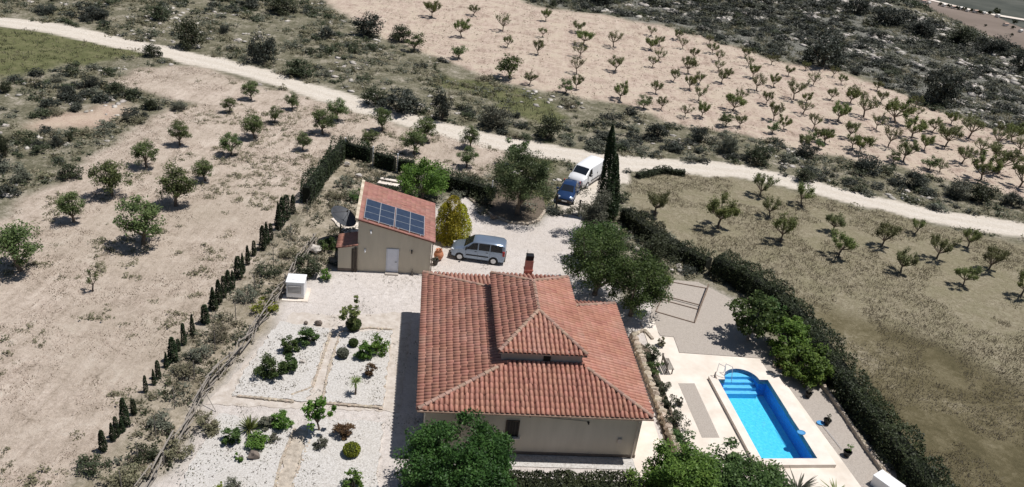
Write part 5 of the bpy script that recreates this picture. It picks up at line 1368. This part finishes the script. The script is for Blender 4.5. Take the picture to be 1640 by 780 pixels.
o = link('foliage', bush_mesh(955, .22, .3, 7, 70, .1, 'red', .4), e); o.location = (0, 0, .82)
mb = MB(); mb.box((0, 0, .22), (2.0, .6, .12)); mb.box((.1, .5, .42), (2.0, .4, .1)); mb.box((-.9, 0, .08), (.2, .6, .16)); mb.box((.9, 0, .08), (.2, .6, .16)); mb.box((-.9, .55, .22), (.2, .4, .44)); mb.box((.9, .55, .22), (.2, .4, .44))
o = mb.build('stone_bench', M['coping'], bevel=.02); o.location = G(622, 298); o.rotation_euler = (0, 0, -.15); tag(o, 'pale stepped stone bench behind the shed roof', 'bench')
slab('pale_slab', rough_poly([(530, 352), (575, 348), (578, 372), (552, 376)]), -.1, .12, M['deck'])
rock(556, 266, .5, 'pale rock pile under the corner of the cypress hedge', m='rock', seed=11)
rock(505, 405, .8, 'pale boulder on the rough strip left of the shed annex', m='rock', seed=12)
rock(575, 285, .5, 'pale boulder among dry herbs behind the shed', m='rock', seed=13)
plant('garden_shrub', 552, 300, .8, .9, 'scrub_grey', .2, 'grey dry shrub in the rough corner above the shed', seed=30, nleaf=400)
plant('garden_shrub', 572, 322, .8, 1.1, 'deep', .2, 'green shrub at the back left corner of the shed', seed=31, nleaf=500)
plant('garden_shrub', 490, 438, 1.1, 1.3, 'scrub', .22, 'dark shrub behind the white cabinet', seed=32, nleaf=900)
plant('garden_shrub', 540, 318, .9, .7, 'weeds', .2, 'dry brownish shrub above the satellite dish', seed=33, nleaf=400)
plant('garden_shrub', 527, 400, .7, 1.0, 'deep', .2, 'green shrub beside the shed annex', seed=34, nleaf=500)
plant('garden_shrub', 425, 500, .8, .9, 'lime', .2, 'yellowish shrub on the rough strip by the rustic fence', seed=35, nleaf=500)
plant('garden_shrub', 335, 690, .7, .9, 'weeds', .2, 'yellow green weed clump on the garden side of the rustic fence', seed=36, nleaf=500)
_ss = [(300, 600), (262, 680), (228, 735), (210, 770), (350, 540), (395, 480), (430, 440), (462, 410), (285, 730), (320, 575), (150, 750), (190, 775)]
for i, (u, v) in enumerate(_ss):
    rk = sorted(_ss, key=lambda q: -q[1]).index((u, v)) + 1
    plant('strip_shrub', u, v, .75, .6, ('weeds', 'scrub_grey', 'scrub', 'weeds')[i % 4], .18, ('lowest' if rk == 1 else ORD[rk] + ' from the bottom') + ' of the low shrubs between cypress row and rustic fence', 'shrub', 420, 12, .4, 40 + i, group='shrubs of the rough strip')

# planted island by the gate, gate posts
isl = [(752, 318), (768, 332), (790, 347), (815, 357), (842, 360), (862, 354), (874, 338)]
ip = [G(u, v) for u, v in isl]
slab('island_bed', [(q.x, q.y) for q in ip] + [tuple(G(u, v))[:2] for u, v in ((870, 318), (820, 306), (770, 306))], -.1, .12, M['soil'])
stone_row('island_kerb', None, .42, 'curved pale stone kerb round the planted island by the gate', 'kerb', h=.2, pts=ip)
for u, v, lab in ((890, 336, 'dark gate post on the left of the drive entrance'), (926, 346, 'dark gate post on the right of the drive entrance')):
    mb = MB(); mb.box((0, 0, .75), (.14, .14, 1.6)); mb.box((0, 0, 1.57), (.2, .2, .05)); o = mb.build('gate_post', M['darkmetal']); o.location = G(u, v); tag(o, lab, 'post')
a = G(890, 336); b_ = G(926, 346); mb = MB(); mb.box(((a.x + b_.x) / 2, (a.y + b_.y) / 2, .03), ((b_ - a).length - .2, .12, .06), math.atan2((b_ - a).y, (b_ - a).x)); tag(mb.build('gate_rail', M['rust']), 'dark floor rail across the drive entrance', 'rail')  # flat strip drawn in place of the gate rail's shadow
plant('garden_shrub', 868, 300, .9, 1.3, 'weeds', .2, 'yellow green weedy shrub by the drive left of the blue car', seed=60, nleaf=600)
plant('garden_shrub', 775, 330, .9, .9, 'scrub', .2, 'dark shrub on the planted island behind the kerb', seed=61, nleaf=500)
plant('garden_shrub', 1060, 455, .8, .9, 'fresh', .2, 'small green shrub at the left end of the metal frame', seed=62, nleaf=500)

# dry leaves and bits lying on the gravel
lv = []
for i in range(4):
    rg = np.random.default_rng(1200 + i); C_ = rg.normal(size=(5, 3)) * np.array([.14, .14, .004]) + np.array([0, 0, .02])
    V, Q = leaf_quads(C_, .09, rg, 2.5, .6); lv.append(np_mesh('litter', V, Q, (M['darkwood'], M['soil'], M['weeds'], M['scrub_grey'])[i]))
bedpoly = [P2(q) for q in ([(448, 516), (527, 528), (492, 644), (372, 636), (395, 590)], [(546, 534), (628, 531), (612, 652), (517, 646)], [(352, 664), (468, 684), (432, 810), (270, 810)], [(500, 672), (614, 678), (600, 810), (462, 810)])]
x, y = sample_area(5200, -22, 0, 28, 60)
inb = np.zeros(len(x), bool)
for q in bedpoly: inb |= inpoly(x, y, q)
ins = (zval('yard', x, y) > .9) & (vnoise(x, y, 2, 81) > .62)
k = (inb & (vnoise(x, y, 1.6, 82) > .45)) | (ins & ~inb)
x, y, inb = x[k], y[k], inb[k]
scatter_stuff('leaf_litter', lv, x[inb], y[inb], rng.uniform(.4, 1.1, inb.sum()), dz=.12)
scatter_stuff('yard_litter', lv, x[~inb], y[~inb], rng.uniform(.4, 1.0, (~inb).sum()), dz=.035)
for q in bedpoly:
    pass
# ------------------------------------------------------------------ pool terrace
CZ = .30                                                      # coping level
def ring_mesh(name, inner, outer, z0, z1, m, bev=.0):
    mb = MB(); n = len(inner)
    vs = [(p.x, p.y, z) for z in (z0, z1) for P in (inner, outer) for p in P]
    fs = []
    for i in range(n):
        k = (i + 1) % n
        fs += [(2 * n + i, 3 * n + i, 3 * n + k, 2 * n + k), (n + i, n + k, 3 * n + k, 3 * n + i), (k, i, 2 * n + i, 2 * n + k)]
    mb.add(vs, fs); return mb.build(name, m)
def grow(poly, d_s0, d_s1, d_l0, d_l1):
    out = []
    for p in poly:
        r = p - PT; s = r.dot(ES); l = r.dot(EL)
        s += -d_s0 if s < .01 else (d_s1 if s > PW - .01 else 0); l += d_l1 if l > PLN - .01 else 0
        if r.dot(EL) < -.02:
            v = Vector((s - arc_c, l, 0)).normalized() * (arc_r + .55); s, l = arc_c + v.x, v.y
        elif abs(r.dot(EL)) < .02 and 0.01 < r.dot(ES) < PW - .01: s += (.55 if s > arc_c else -.55); l -= .02
        elif abs(r.dot(EL)) < .02: l -= d_l0
        out.append(pq(s, l))
    return out
pool = empty('swimming_pool', pq(0, 0), 0, 'blue tiled swimming pool with a rounded step end and pale coping', 'swimming pool')
POFF = Matrix.Translation(pool.location).inverted()
def into(o, par=pool):
    o.parent = par; o.matrix_local = POFF @ o.matrix_local if par is pool else o.matrix_local; return o
out1 = grow(outline, .55, .95, .35, .55)
co = into(ring_mesh('coping', outline, out1, -.05, CZ, M['coping']))
M['basin'] = mat('blue_mosaic', (0.012, 0.16, 0.48), (0.018, 0.21, 0.58), 5, .35, c3=(0.025, 0.25, 0.63))  # deep blue carries the shade on the mosaic walls
M['basin_floor'] = mat('blue_mosaic_floor', (0.10, 0.55, 0.83), (0.135, 0.61, 0.86), 5.5, .35, c3=(0.21, 0.69, 0.89))  # mottling over the mosaic stands in for rippled light
M['pool_step'] = mat('pool_step_mosaic', (0.20, 0.52, 0.80), (0.26, 0.58, 0.84), 4, .35)
mb = MB(); n = len(outline); zf = -1.05
vs = [(p.x, p.y, CZ - .02) for p in outline] + [(p.x, p.y, zf) for p in outline]
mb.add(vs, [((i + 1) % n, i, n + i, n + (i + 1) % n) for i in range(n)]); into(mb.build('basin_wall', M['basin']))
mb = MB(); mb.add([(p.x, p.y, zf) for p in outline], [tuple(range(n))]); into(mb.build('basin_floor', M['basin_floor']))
for k in range(4):
    rr = arc_r - .02; ext = .0 + .32 * k
    pts = [pq(arc_c + rr * math.cos(a), -rr * math.sin(a) * 1.0) for a in np.linspace(0, math.pi, 13)]
    d0 = -.72 + .34 * k
    pts2 = [p for p in [pq(arc_c + rr * math.cos(a), min(-rr * math.sin(a), d0)) for a in np.linspace(0, math.pi, 17)]] + [pq(arc_c - rr, d0), pq(arc_c + rr, d0)]
    pl_ = [((p.x), (p.y)) for p in pts2]
    mb = MB(); mb.prism(pl_, zf + .01 - .001 * k, -.20 - .22 * k + CZ * .6); into(mb.build('pool_step', M['pool_step']))
# water: clear sheet with small ripples
wm, t, N, L, B = _nodes('pool_water')
N.remove(B)
tr = N.new('ShaderNodeBsdfTransparent'); tr.inputs[0].default_value = (0.74, 0.965, 0.985, 1)
gl = N.new('ShaderNodeBsdfGlossy'); gl.inputs['Roughness'].default_value = .03
fr = N.new('ShaderNodeFresnel'); fr.inputs[0].default_value = 1.33
mx = N.new('ShaderNodeMixShader'); L.new(fr.outputs[0], mx.inputs[0]); L.new(tr.outputs[0], mx.inputs[1]); L.new(gl.outputs[0], mx.inputs[2]); L.new(mx.outputs[0], N['Material Output'].inputs[0])
tc = N.new('ShaderNodeTexCoord'); b_ = N.new('ShaderNodeBump'); b_.inputs['Distance'].default_value = .08; L.new(noise_fac(t, 5, 3, .6, tc.outputs['Object'], .5), b_.inputs['Height']); L.new(b_.outputs[0], gl.inputs['Normal']); L.new(b_.outputs[0], fr.inputs['Normal'])
mb = MB(); mb.add([(p.x, p.y, CZ - .16) for p in outline], [tuple(range(n))]); w_ = into(mb.build('water_surface', wm))
mb = MB()
for s in (.35, .85):
    q0, q1, q2, q3 = pq(s - .2, -.72, CZ), pq(s - .2, -.72, CZ + .75), pq(s + .1, -.30, CZ + .8), pq(s + .18, -.05, CZ - .3)
    mb.tube([q0, q1, q2, q3], [.022] * 4, 8)
hr = mb.build('pool_handrail', M['alu']); tag(hr, 'bent white handrail at the step end of the pool', 'handrail')

# paved deck (L-shaped, pale concrete) and grey gravel strips
def px_poly(px): return [tuple(G(u, v))[:2] for u, v in px]
from mathutils.geometry import tessellate_polygon
def slab_hole(name, pts, hole, z0, z1, m):
    A_ = [Vector((p[0], p[1], z1)) for p in pts]; B_ = [Vector((p[0], p[1], z1)) for p in hole]
    tri = tessellate_polygon([A_, B_]); n_ = len(A_); mb = MB()
    vs_ = A_ + B_ + [Vector((p.x, p.y, z0)) for p in A_]
    tt = []
    for f in tri:
        a_, b__, c_ = [vs_[i] for i in f]
        tt.append(tuple(f) if (b__ - a_).cross(c_ - a_).z > 0 else tuple(reversed(f)))
    mb.add(vs_, tt + [(i, (i + 1) % n_, n_ + len(B_) + (i + 1) % n_, n_ + len(B_) + i) for i in range(n_)])
    return tag(mb.build(name, m), kind='structure')
slab_hole('pool_deck', px_poly([(1026, 516), (1048, 516), (1056, 540), (1078, 541), (1087, 566), (1216, 575), (1231, 598), (1247, 600), (1335, 720), (1400, 810), (1130, 810), (1096, 706), (1066, 640), (1046, 575)]), [tuple(p[:2]) for p in outline], -.1, .05, M['deck'])
slab('gravel_strip', px_poly([(1086, 615), (1112, 615), (1152, 702), (1124, 702)]), 0, .06, M['greypave'])
slab('side_terrace', px_poly([(1242, 594), (1310, 612), (1345, 655), (1425, 775), (1440, 800), (1382, 800), (1330, 712)]), -.1, .04, M['greypave2'] if 'greypave2' in M else M['gravel_grey'] if 'gravel_grey' in M else M['greypave'])
slab('gravel_terrace', px_poly([(1055, 447), (1118, 452), (1168, 478), (1240, 556), (1248, 598), (1230, 597), (1216, 574), (1088, 565), (1079, 540), (1058, 538), (1040, 512)]), -.1, .035, M['greypave'])
slab('planting_strip', px_poly([(1018, 545), (1040, 560), (1062, 620), (1092, 700), (1120, 790), (1080, 790), (1060, 690)]), -.1, .06, M['soil'])

# retaining stone wall along the right of the house
def stone_wall(name, pts, rows, size, h, label, thick, z=0):
    e = stone_row(name, None, size, label, 'stone wall', rows, z, h, None, pts, thick)
    top = MB()
    return e
RW = [Vector((9.35, 50.5, 0)), Vector((9.9, 46.0, 0)), Vector((10.55, 41.8, 0)), Vector((11.1, 38.3, 0)), Vector((11.35, 36.5, 0))]
stone_wall('retaining_wall', RW, 2, .5, .34, 'rough stone retaining wall along the right side of the house', .62)
stone_wall('boundary_wall', [G(u, v) for u, v in [(1310, 612), (1342, 655), (1385, 720), (1432, 785)]], 2, .34, .2, 'narrow low stone wall between the pool terrace and the lower hedge', .3)
stone_row('stone_edging', [(1010, 538), (1032, 530), (1045, 545)], .4, 'tumbled pale stones at the top of the retaining wall', h=.22)
stone_row('stone_edging', [(1232, 545), (1243, 572), (1240, 590)], .4, 'pale stones round the foot of the fresh green shrubs', h=.22)
for i, (u, v, lm, R, H, lab) in enumerate([(1040, 575, 'scrub', .7, .9, 'dark shrub at the top of the strip by the retaining wall'), (1048, 598, 'deep', .6, .8, 'green shrub below the top one in the strip by the retaining wall'), (1058, 628, 'scrub', .65, .8, 'dark shrub in the middle of the strip by the retaining wall'), (1068, 655, 'hedge', .6, .8, 'dark shrub beside the pale deck edge below the bench'), (1080, 685, 'scrub', .75, .9, 'dark shrub low in the strip by the retaining wall'), (1092, 712, 'deep', .7, .9, 'green shrub at the foot of the retaining wall'), (1086, 650, 'greyleaf', .25, .5, 'small airy plant on the deck edge'), (1058, 555, 'weeds', .3, .7, 'thin dry plant on the deck corner')]):
    plant('garden_shrub', u, v, R, H, lm, .17, lab, seed=80 + i, nleaf=int(900 * R))
# slatted bench on the deck edge
p = G(1068, 592)
e = empty('wooden_bench', (p.x, p.y, .05), 1.75, 'weathered slatted bench on the pale deck beside the planting strip', 'bench')
for k in range(4):
    mb = MB(); mb.box((0, -.18 + .12 * k, .44), (1.3, .09, .03)); mb.build('seat_slat', M['wood'], e)
for k in range(3):
    mb = MB(); mb.box((0, .26 + .02 * k, .58 + .13 * k), (1.3, .03, .09)); mb.build('back_slat', M['wood'], e)
for sx_ in (-.55, .55):
    for y0, h_ in ((-.16, .43), (.25, .9)): mb = MB(); mb.box((sx_, y0, h_ / 2), (.06, .06, h_)); mb.build('leg', M['darkwood'], e)
# rusty gazebo frame lying as a box of poles
A4 = [G(1072, 452), G(1133, 463), G(1112, 518), G(1050, 500)]
e = empty('metal_frame', A4[3], 0, 'empty rusty metal frame of a gazebo on the gravel above the pool', 'metal frame')
b0 = A4[3]
def seg(name, a, b, r=.045):
    mb = MB(); mb.bar(a - b0, b - b0, r, n=6); mb.build(name, M['rust'], e)
up_ = Vector((0, 0, .06)); hi = Vector((0, 0, .45))
for a, b in zip(A4, A4[1:] + A4[:1]): seg('ground_bar', a + up_, b + up_)
m1, m2 = A4[0].lerp(A4[3], .52), A4[1].lerp(A4[2], .55)
seg('cross_bar', m1 + up_ * 3, m2 + up_ * 3); seg('cross_bar', m1.lerp(A4[3], .2) + up_, m2.lerp(A4[2], .2) + up_)
for q in (A4[1], m2): seg('upright', q, q + hi)
seg('top_bar', A4[1] + hi, m2 + hi); seg('brace', m2 + hi * .95, A4[2] + up_ * 2); seg('brace', m2 + up_, A4[2].lerp(m2, .1) + hi * .3, .03)
# pots, net and brush on the side terrace
potted(1293, 637, .22, .36, 'black pot with a bare plant at the upper end of the side terrace', .25, .6, 'greyleaf', .1, 60, 'black', 11)
potted(1323, 680, .24, .36, 'black pot with a thin plant in the middle of the side terrace', .25, .65, 'greyleaf', .1, 70, 'black', 12)
potted(1355, 731, .25, .36, 'black pot with a leafy plant at the lower end of the side terrace', .25, .7, 'fresh', .1, 110, 'black', 13)
def pole_net(a, b, lab, name='pool_net'):
    a = Vector((a.x, a.y, CZ + .02)) if a.z == 1 else Vector((a.x, a.y, .09)); b = Vector((b.x, b.y, a.z + .01))
    d = (b - a).normalized(); s_ = Vector((-d.y, d.x, 0))
    e = empty(name, a, 0, lab, 'pool tool'); mb = MB(); mb.bar((0, 0, .02), b - a, .018, n=6); mb.build('handle', M['alu'], e)
    mb = MB(); c = (b - a) + d * .18; pr_ = [c + (d * math.cos(k / 14 * 6.283) * .2 + s_ * math.sin(k / 14 * 6.283) * .26) for k in range(15)]
    mb.tube(pr_, [.025] * 15, 6); mb.build('net_rim', M['bluenet'], e)
    mb = MB(); mb.add([q + Vector((0, 0, -.005)) for q in pr_[:14]], [tuple(range(14))]); mb.build('net_mesh', M['bluenet'], e)
q0 = G(1348, 722); q1 = G(1316, 682); pole_net(q0, q1, 'pool net with a blue rim and long pale pole on the side terrace')
q0 = G(1262, 662, CZ); q0.z = 1; q1 = G(1281, 690, CZ); pole_net(q0, q1, 'blue skimmer net lying across the pool coping')
mb = MB(); mb.box((0, 0, .35), (1.5, .9, .7)); mb.box((0, 0, .73), (1.56, .96, .06)); o = mb.build('white_block', M['white'], bevel=.03); o.location = G(1418, 785); o.rotation_euler = (0, 0, -.9); tag(o, 'white box at the lower end of the low stone wall', 'box')
mb = MB(); mb.lathe([(.01, .0), (.11, .0), (.11, .06), (.05, .1), (.01, .1)], n=12)

# ------------------------------------------------------------------ vehicles
def vehicle(name, spec, loc, rz, label, cat):
    e = empty(name, loc, rz, label, cat)
    st = spec['st']                        # x, z_bottom, w_low, z_belt, w_belt, z_top, w_top
    def ring(s):
        x, zb, wl, zt, wb, zp, wt = s
        half = [(0, zb), (wl * .92, zb), (wl, zb + .12), (max(wl, wb), (zb + zt) / 2 + .04), (wb, zt), (wt + (wb - wt) * .12, zp - .07), (wt - .06, zp - .015), (wt * .5, zp + .012), (0, zp + .018)]
        return [(x, y, z) for y, z in half] + [(x, -y, z) for y, z in half[-2:0:-1]]
    R = [ring(s) for s in st]; n = len(R[0])
    mb = MB(); vs = [p for r in R for p in r]; fs = []
    for i in range(len(R) - 1):
        for j in range(n):
            k = (j + 1) % n; fs.append((i * n + j, i * n + k, (i + 1) * n + k, (i + 1) * n + j))
    fs += [tuple(range(n)), tuple(reversed(range((len(R) - 1) * n, len(R) * n)))]
    mb.add(vs, fs); body = mb.build('body', spec['paint'], e)
    for p_ in body.data.polygons: p_.use_smooth = True
    bm = bmesh.new(); bm.from_mesh(body.data); bmesh.ops.recalc_face_normals(bm, faces=bm.faces)
    for ed in bm.edges: ed.smooth = ed.calc_face_angle(0) < .6
    bm.to_mesh(body.data); bm.free()
    def lerp_st(x):
        for a, b in zip(st[:-1], st[1:]):
            if a[0] >= x >= b[0]:
                k = (a[0] - x) / (a[0] - b[0] + 1e-9); return [p + (q - p) * k for p, q in zip(a, b)]
        return list(st[0] if x > st[0][0] else st[-1])
    def side(x, f, sgn, off=.012):
        s = lerp_st(x); r = ring(s); a = Vector(r[4]); b = Vector(r[5]); q = a.lerp(b, f); q.y += off; return Vector((q.x, q.y * sgn, q.z))
    for xs_b, xs_t in spec['win']:
        for sgn in (1, -1):
            m_ = 4; lo = [side(xs_b[0] + (xs_b[1] - xs_b[0]) * i / m_, .06, sgn) for i in range(m_ + 1)]; hi_ = [side(xs_t[0] + (xs_t[1] - xs_t[0]) * i / m_, .93, sgn) for i in range(m_ + 1)]
            mb = MB(); mb.add(lo + hi_, [(i, i + 1, m_ + 2 + i, m_ + 1 + i) for i in range(m_)]); mb.build('side_window', M['glass'], e)
    def roofpt(x, fy, off=.014):
        s = lerp_st(x); r = ring(s); wt = r[6][1]; z = s[5]; return Vector((x, wt * fy, z + off + .015 * (1 - abs(fy))))
    a, b = spec['screen']; mb = MB(); P_ = [roofpt(a + (b - a) * i / 3, fy) for i in range(4) for fy in (-1, -.5, 0, .5, 1)]
    mb.add(P_, [(i * 5 + j, i * 5 + j + 1, (i + 1) * 5 + j + 1, (i + 1) * 5 + j) for i in range(3) for j in range(4)]); mb.build('windscreen', M['glass'], e)
    if spec.get('rear'):
        a, b = spec['rear']; mb = MB(); P_ = [roofpt(a + (b - a) * i / 2, fy) for i in range(3) for fy in (-.95, 0, .95)]
        mb.add(P_, [(i * 3 + j, i * 3 + j + 1, (i + 1) * 3 + j + 1, (i + 1) * 3 + j) for i in range(2) for j in range(2)]); mb.build('rear_window', M['glass'], e)
    wr = spec.get('wr', .32)
    for wx_ in spec['axles']:
        s = lerp_st(wx_); wl = max(s[2], s[4])
        for sgn in (1, -1):
            mb = MB(); mb.bar((wx_, sgn * (wl - .20), wr), (wx_, sgn * (wl + .012), wr), wr * 1.16, wr * 1.13, 20); mb.build('wheel_arch', M['black'], e)
            mb = MB(); mb.bar((wx_, sgn * (wl - .18), wr), (wx_, sgn * (wl + .03), wr), wr, wr * .97, 20); w_ = mb.build('wheel', M['rubber'], e)
            mb = MB(); mb.bar((wx_, sgn * (wl + .025), wr), (wx_, sgn * (wl + .042), wr), wr * .66, wr * .6, 14); mb.bar((wx_, sgn * (wl + .03), wr), (wx_, sgn * (wl + .055), wr), wr * .16, n=8); mb.build('rim', M['alu'], w_)
    fx = st[0][0]; rx = st[-1][0]; fw = st[1][2]
    mb = MB(); mb.box((fx - .12, 0, .40), (.34, fw * 1.92, .26)); mb.build('front_bumper', spec['bump'], e, bevel=.06)
    mb = MB(); mb.box((rx + .06, 0, .42), (.26, st[-2][2] * 1.9, .24)); mb.build('rear_bumper', spec['bump'], e, bevel=.05)
    hl = spec['lamp']
    for sgn in (1, -1):
        mb = MB(); mb.box((hl[0], sgn * hl[1], hl[2]), (.34, .26, .17), sgn * -.45); mb.build('headlight', M['lampglass'], e, bevel=.03)
        mb = MB(); mb.box((rx + .10, sgn * (st[-1][4] + .015), st[-1][3]), (.2, .1, .42)); mb.build('tail_light', M['redglass'], e, bevel=.02)
        mx_ = spec['mirror']; s = lerp_st(mx_); mb = MB(); mb.box((mx_, sgn * (s[4] + .16), s[3] + .14), (.12, .22, .18)); mb.bar((mx_, sgn * (s[4] - .02), s[3] + .05), (mx_, sgn * (s[4] + .12), s[3] + .1), .03, n=6); mb.build('mirror', spec['mir'], e, bevel=.03)
    mb = MB(); mb.box((fx + .055, 0, .42), (.015, .50, .11)); mb.build('number_plate', M['white'], e)
    mb = MB(); mb.box((fx - .03, 0, spec['grille'][0]), (.08, spec['grille'][1], .13)); mb.build('grille', M['black'], e, bevel=.02)
    for sgn in (1, -1):
        for hx_ in spec['handles']:
            s = lerp_st(hx_); mb = MB(); mb.box((hx_, sgn * (max(s[2], s[4]) + .012), s[3] - .12), (.18, .03, .035)); mb.build('door_handle', spec['mir'], e)
    if spec.get('seams'):
        for sgn in (1, -1):
            mb = MB()
            for hx_ in spec['seams']:
                s = lerp_st(hx_); mb.box((hx_, sgn * (max(s[2], s[4]) + .002), (s[1] + s[3]) / 2 + .08), (.014, .008, s[3] - s[1] - .12))
            mb.build('door_seam', M['black'], e)
    if spec.get('rub'):
        for sgn in (1, -1):
            xa, xb = spec['rub']; s = lerp_st((xa + xb) / 2); mb = MB(); mb.box(((xa + xb) / 2, sgn * (max(s[2], s[4]) + .012), .62), (xa - xb, .03, .09)); mb.build('side_moulding', spec['mir'], e)
    return e
M['glass'] = mat('car_glass', (0.012, 0.016, 0.022), None, rough=.06, spec=.8)
M['silver'] = mat('silver_blue_paint', (0.26, 0.325, 0.42), (0.29, 0.355, 0.45), 2, .26, .6)  # blue of the reflected sky mixed into the silver
M['vanwhite'] = mat('van_white_paint', (0.74, 0.75, 0.76), (0.79, 0.79, 0.80), 1, .35)
M['bluepaint'] = mat('blue_paint', (0.022, 0.052, 0.135), (0.028, 0.06, 0.15), 2, .18, .3)
M['lampglass'] = mat('lamp_glass', (0.55, 0.58, 0.62), None, rough=.1, spec=.8)
M['redglass'] = mat('red_lamp', (0.35, 0.02, 0.015), None, rough=.2)
MPV = dict(paint=M['silver'], bump=M['darkmetal'], mir=M['black'], st=[(2.19, .36, .60, .60, .62, .66, .54), (2.08, .28, .76, .80, .76, .86, .66), (1.75, .25, .86, .96, .84, 1.03, .74), (1.20, .24, .89, 1.06, .87, 1.16, .76), (.42, .24, .90, 1.09, .88, 1.73, .70), (.05, .24, .90, 1.10, .885, 1.79, .71), (-1.2, .24, .90, 1.11, .885, 1.80, .715), (-1.92, .25, .90, 1.11, .88, 1.77, .70), (-2.14, .28, .87, 1.08, .86, 1.62, .67), (-2.19, .34, .82, 1.04, .82, 1.45, .66)],
           win=[((.98, .02), (.42, .02)), ((-.08, -.95), (-.08, -.95)), ((-1.02, -1.98), (-1.02, -1.94))], screen=(1.14, .44), axles=(1.40, -1.33), lamp=(1.98, .62, .80), mirror=.92, grille=(.60, .9), handles=(.15, -.75), seams=(.95, -.03, -1.0), rub=(.9, -.9), wr=.33)
a = G(738, 416); b_ = G(797, 424)
MPVE = vehicle('silver_minivan', MPV, (-2.62, 59.45, 0), math.pi - .03, 'silver blue family van with dark side windows parked on the gravel behind the house', 'car')
VAN = dict(paint=M['vanwhite'], bump=M['darkmetal'], mir=M['black'], st=[(2.48, .38, .66, .72, .68, .80, .60), (2.38, .28, .84, .92, .82, 1.00, .70), (2.05, .26, .93, 1.12, .88, 1.22, .76), (1.72, .25, .96, 1.22, .91, 1.34, .78), (.98, .25, .97, 1.26, .94, 1.88, .78), (.70, .25, .97, 1.26, .95, 1.95, .80), (-1.5, .26, .97, 1.26, .96, 1.97, .84), (-2.36, .27, .97, 1.26, .95, 1.94, .84), (-2.46, .32, .93, 1.22, .93, 1.80, .82)],
           win=[((1.50, .62), (.98, .62))], screen=(1.68, 1.0), axles=(1.55, -1.55), lamp=(2.24, .70, .92), mirror=1.40, grille=(.66, 1.1), handles=(.7, -.5), seams=(1.55, .55, -.55), rub=(.8, -1.1), wr=.34)
vehicle('white_panel_van', VAN, (6.55, 78.0, 0), math.radians(-118), 'white panel van parked nose down at the drive entrance', 'van')
CAR = dict(paint=M['bluepaint'], bump=M['darkmetal'], mir=M['bluepaint'], st=[(1.93, .34, .58, .56, .58, .62, .50), (1.82, .26, .74, .70, .72, .76, .60), (1.45, .22, .82, .84, .79, .90, .66), (1.02, .21, .84, .90, .81, 1.0, .66), (.25, .21, .85, .93, .82, 1.40, .56), (-.2, .21, .85, .94, .82, 1.46, .57), (-1.1, .21, .85, .95, .82, 1.42, .55), (-1.70, .24, .84, .95, .80, 1.12, .60), (-1.90, .30, .80, .86, .76, .98, .58)],
           win=[((.82, -.12), (.25, -.10)), ((-.2, -1.05), (-.2, -1.0))], screen=(.98, .28), rear=(-1.18, -1.66), axles=(1.22, -1.22), lamp=(1.70, .60, .70), mirror=.72, grille=(.5, .8), handles=(-.0, -.9), seams=(.85, -.16, -1.05), wr=.30)
vehicle('blue_hatchback', CAR, (4.75, 73.55, 0), math.radians(-101), 'small dark blue hatchback parked close in front of the white van', 'car')

# ------------------------------------------------------------------ far valley houses and trees
VB = [(1478, 2, 9), (1487, 4, 7), (1511, 8, 8), (1526, 11, 8), (1538, 13, 9), (1549, 16, 7), (1562, 18, 9), (1575, 20, 7), (1597, 25, 9), (1610, 39, 9), (1634, 49, 8)]
hm_w = mat('far_white_wall', (0.70, 0.68, 0.64), (0.78, 0.76, 0.72), .1, .9)
hm_r = mat('far_tile_roof', (0.40, 0.28, 0.22), (0.48, 0.35, 0.28), .1, .9)
for i, (u, v, w_) in enumerate(VB):
    p = G(u, v + 2, VALLEY_Z + 1.4); d = (Vector(p) - Vector((0, 0, CAM_H))).dot(Vector(_fwd)); Wm = w_ * d / F_PX * .85; Hm = Wm * .45; Dm = Wm * .7
    e = empty('far_house', p, .4 + .2 * (i % 3), 'tiny pale house number-less in the line of houses along the far valley lane'.replace(' number-less', ''), 'house', 'houses along the far valley lane')
    mb = MB(); mb.box((0, 0, Hm / 2), (Wm, Dm, Hm)); wl_ = mb.build('wall', hm_w, e)
    mb = MB(); mb.add([(-Wm * .53, -Dm * .55, Hm), (Wm * .53, -Dm * .55, Hm), (Wm * .53, Dm * .55, Hm), (-Wm * .53, Dm * .55, Hm), (-Wm * .53, 0, Hm * 1.3), (Wm * .53, 0, Hm * 1.3)], [(0, 1, 5, 4), (2, 3, 4, 5), (1, 2, 5), (3, 0, 4), (3, 2, 1, 0)]); mb.build('roof', hm_r if i % 3 == 0 else hm_w, e)
    for k in (-.28, .05, .3):
        mb = MB(); mb.box((Wm * k, -Dm / 2 - .02, Hm * .55), (Wm * .13, .1, Hm * .35)); mb.build('window', M['black'], e)
FT = bush_mesh(990, 1, 1.4, 14, 400, .4, 'scrub', .4); FTS = stem_mesh(991, .6, 1.2, 3)
for u, v, w_ in [(1594, 20, 14), (1506, 7, 8), (1519, 10, 8), (1533, 13, 8), (1545, 15, 9), (1556, 17, 8), (1569, 20, 8), (1585, 21, 8), (1625, 36, 10), (1622, 44, 7), (1620, 55, 6), (1578, 40, 5)]:
    p = G(u, v + 2, VALLEY_Z + 1.2); d = (Vector(p) - Vector((0, 0, CAM_H))).dot(Vector(_fwd)); s_ = w_ * d / F_PX / 2
    thing_from('far_tree', (('stem', FTS), ('foliage', FT)), p, random.uniform(0, 6), s_, 'big dark tree between the houses of the far valley lane' if w_ == 14 else 'small dark tree beside the houses of the far valley lane', 'tree', None if w_ == 14 else 'trees along the far valley lane')
# tidy: the label-carrying Empties sit at ground level, everything else is their child
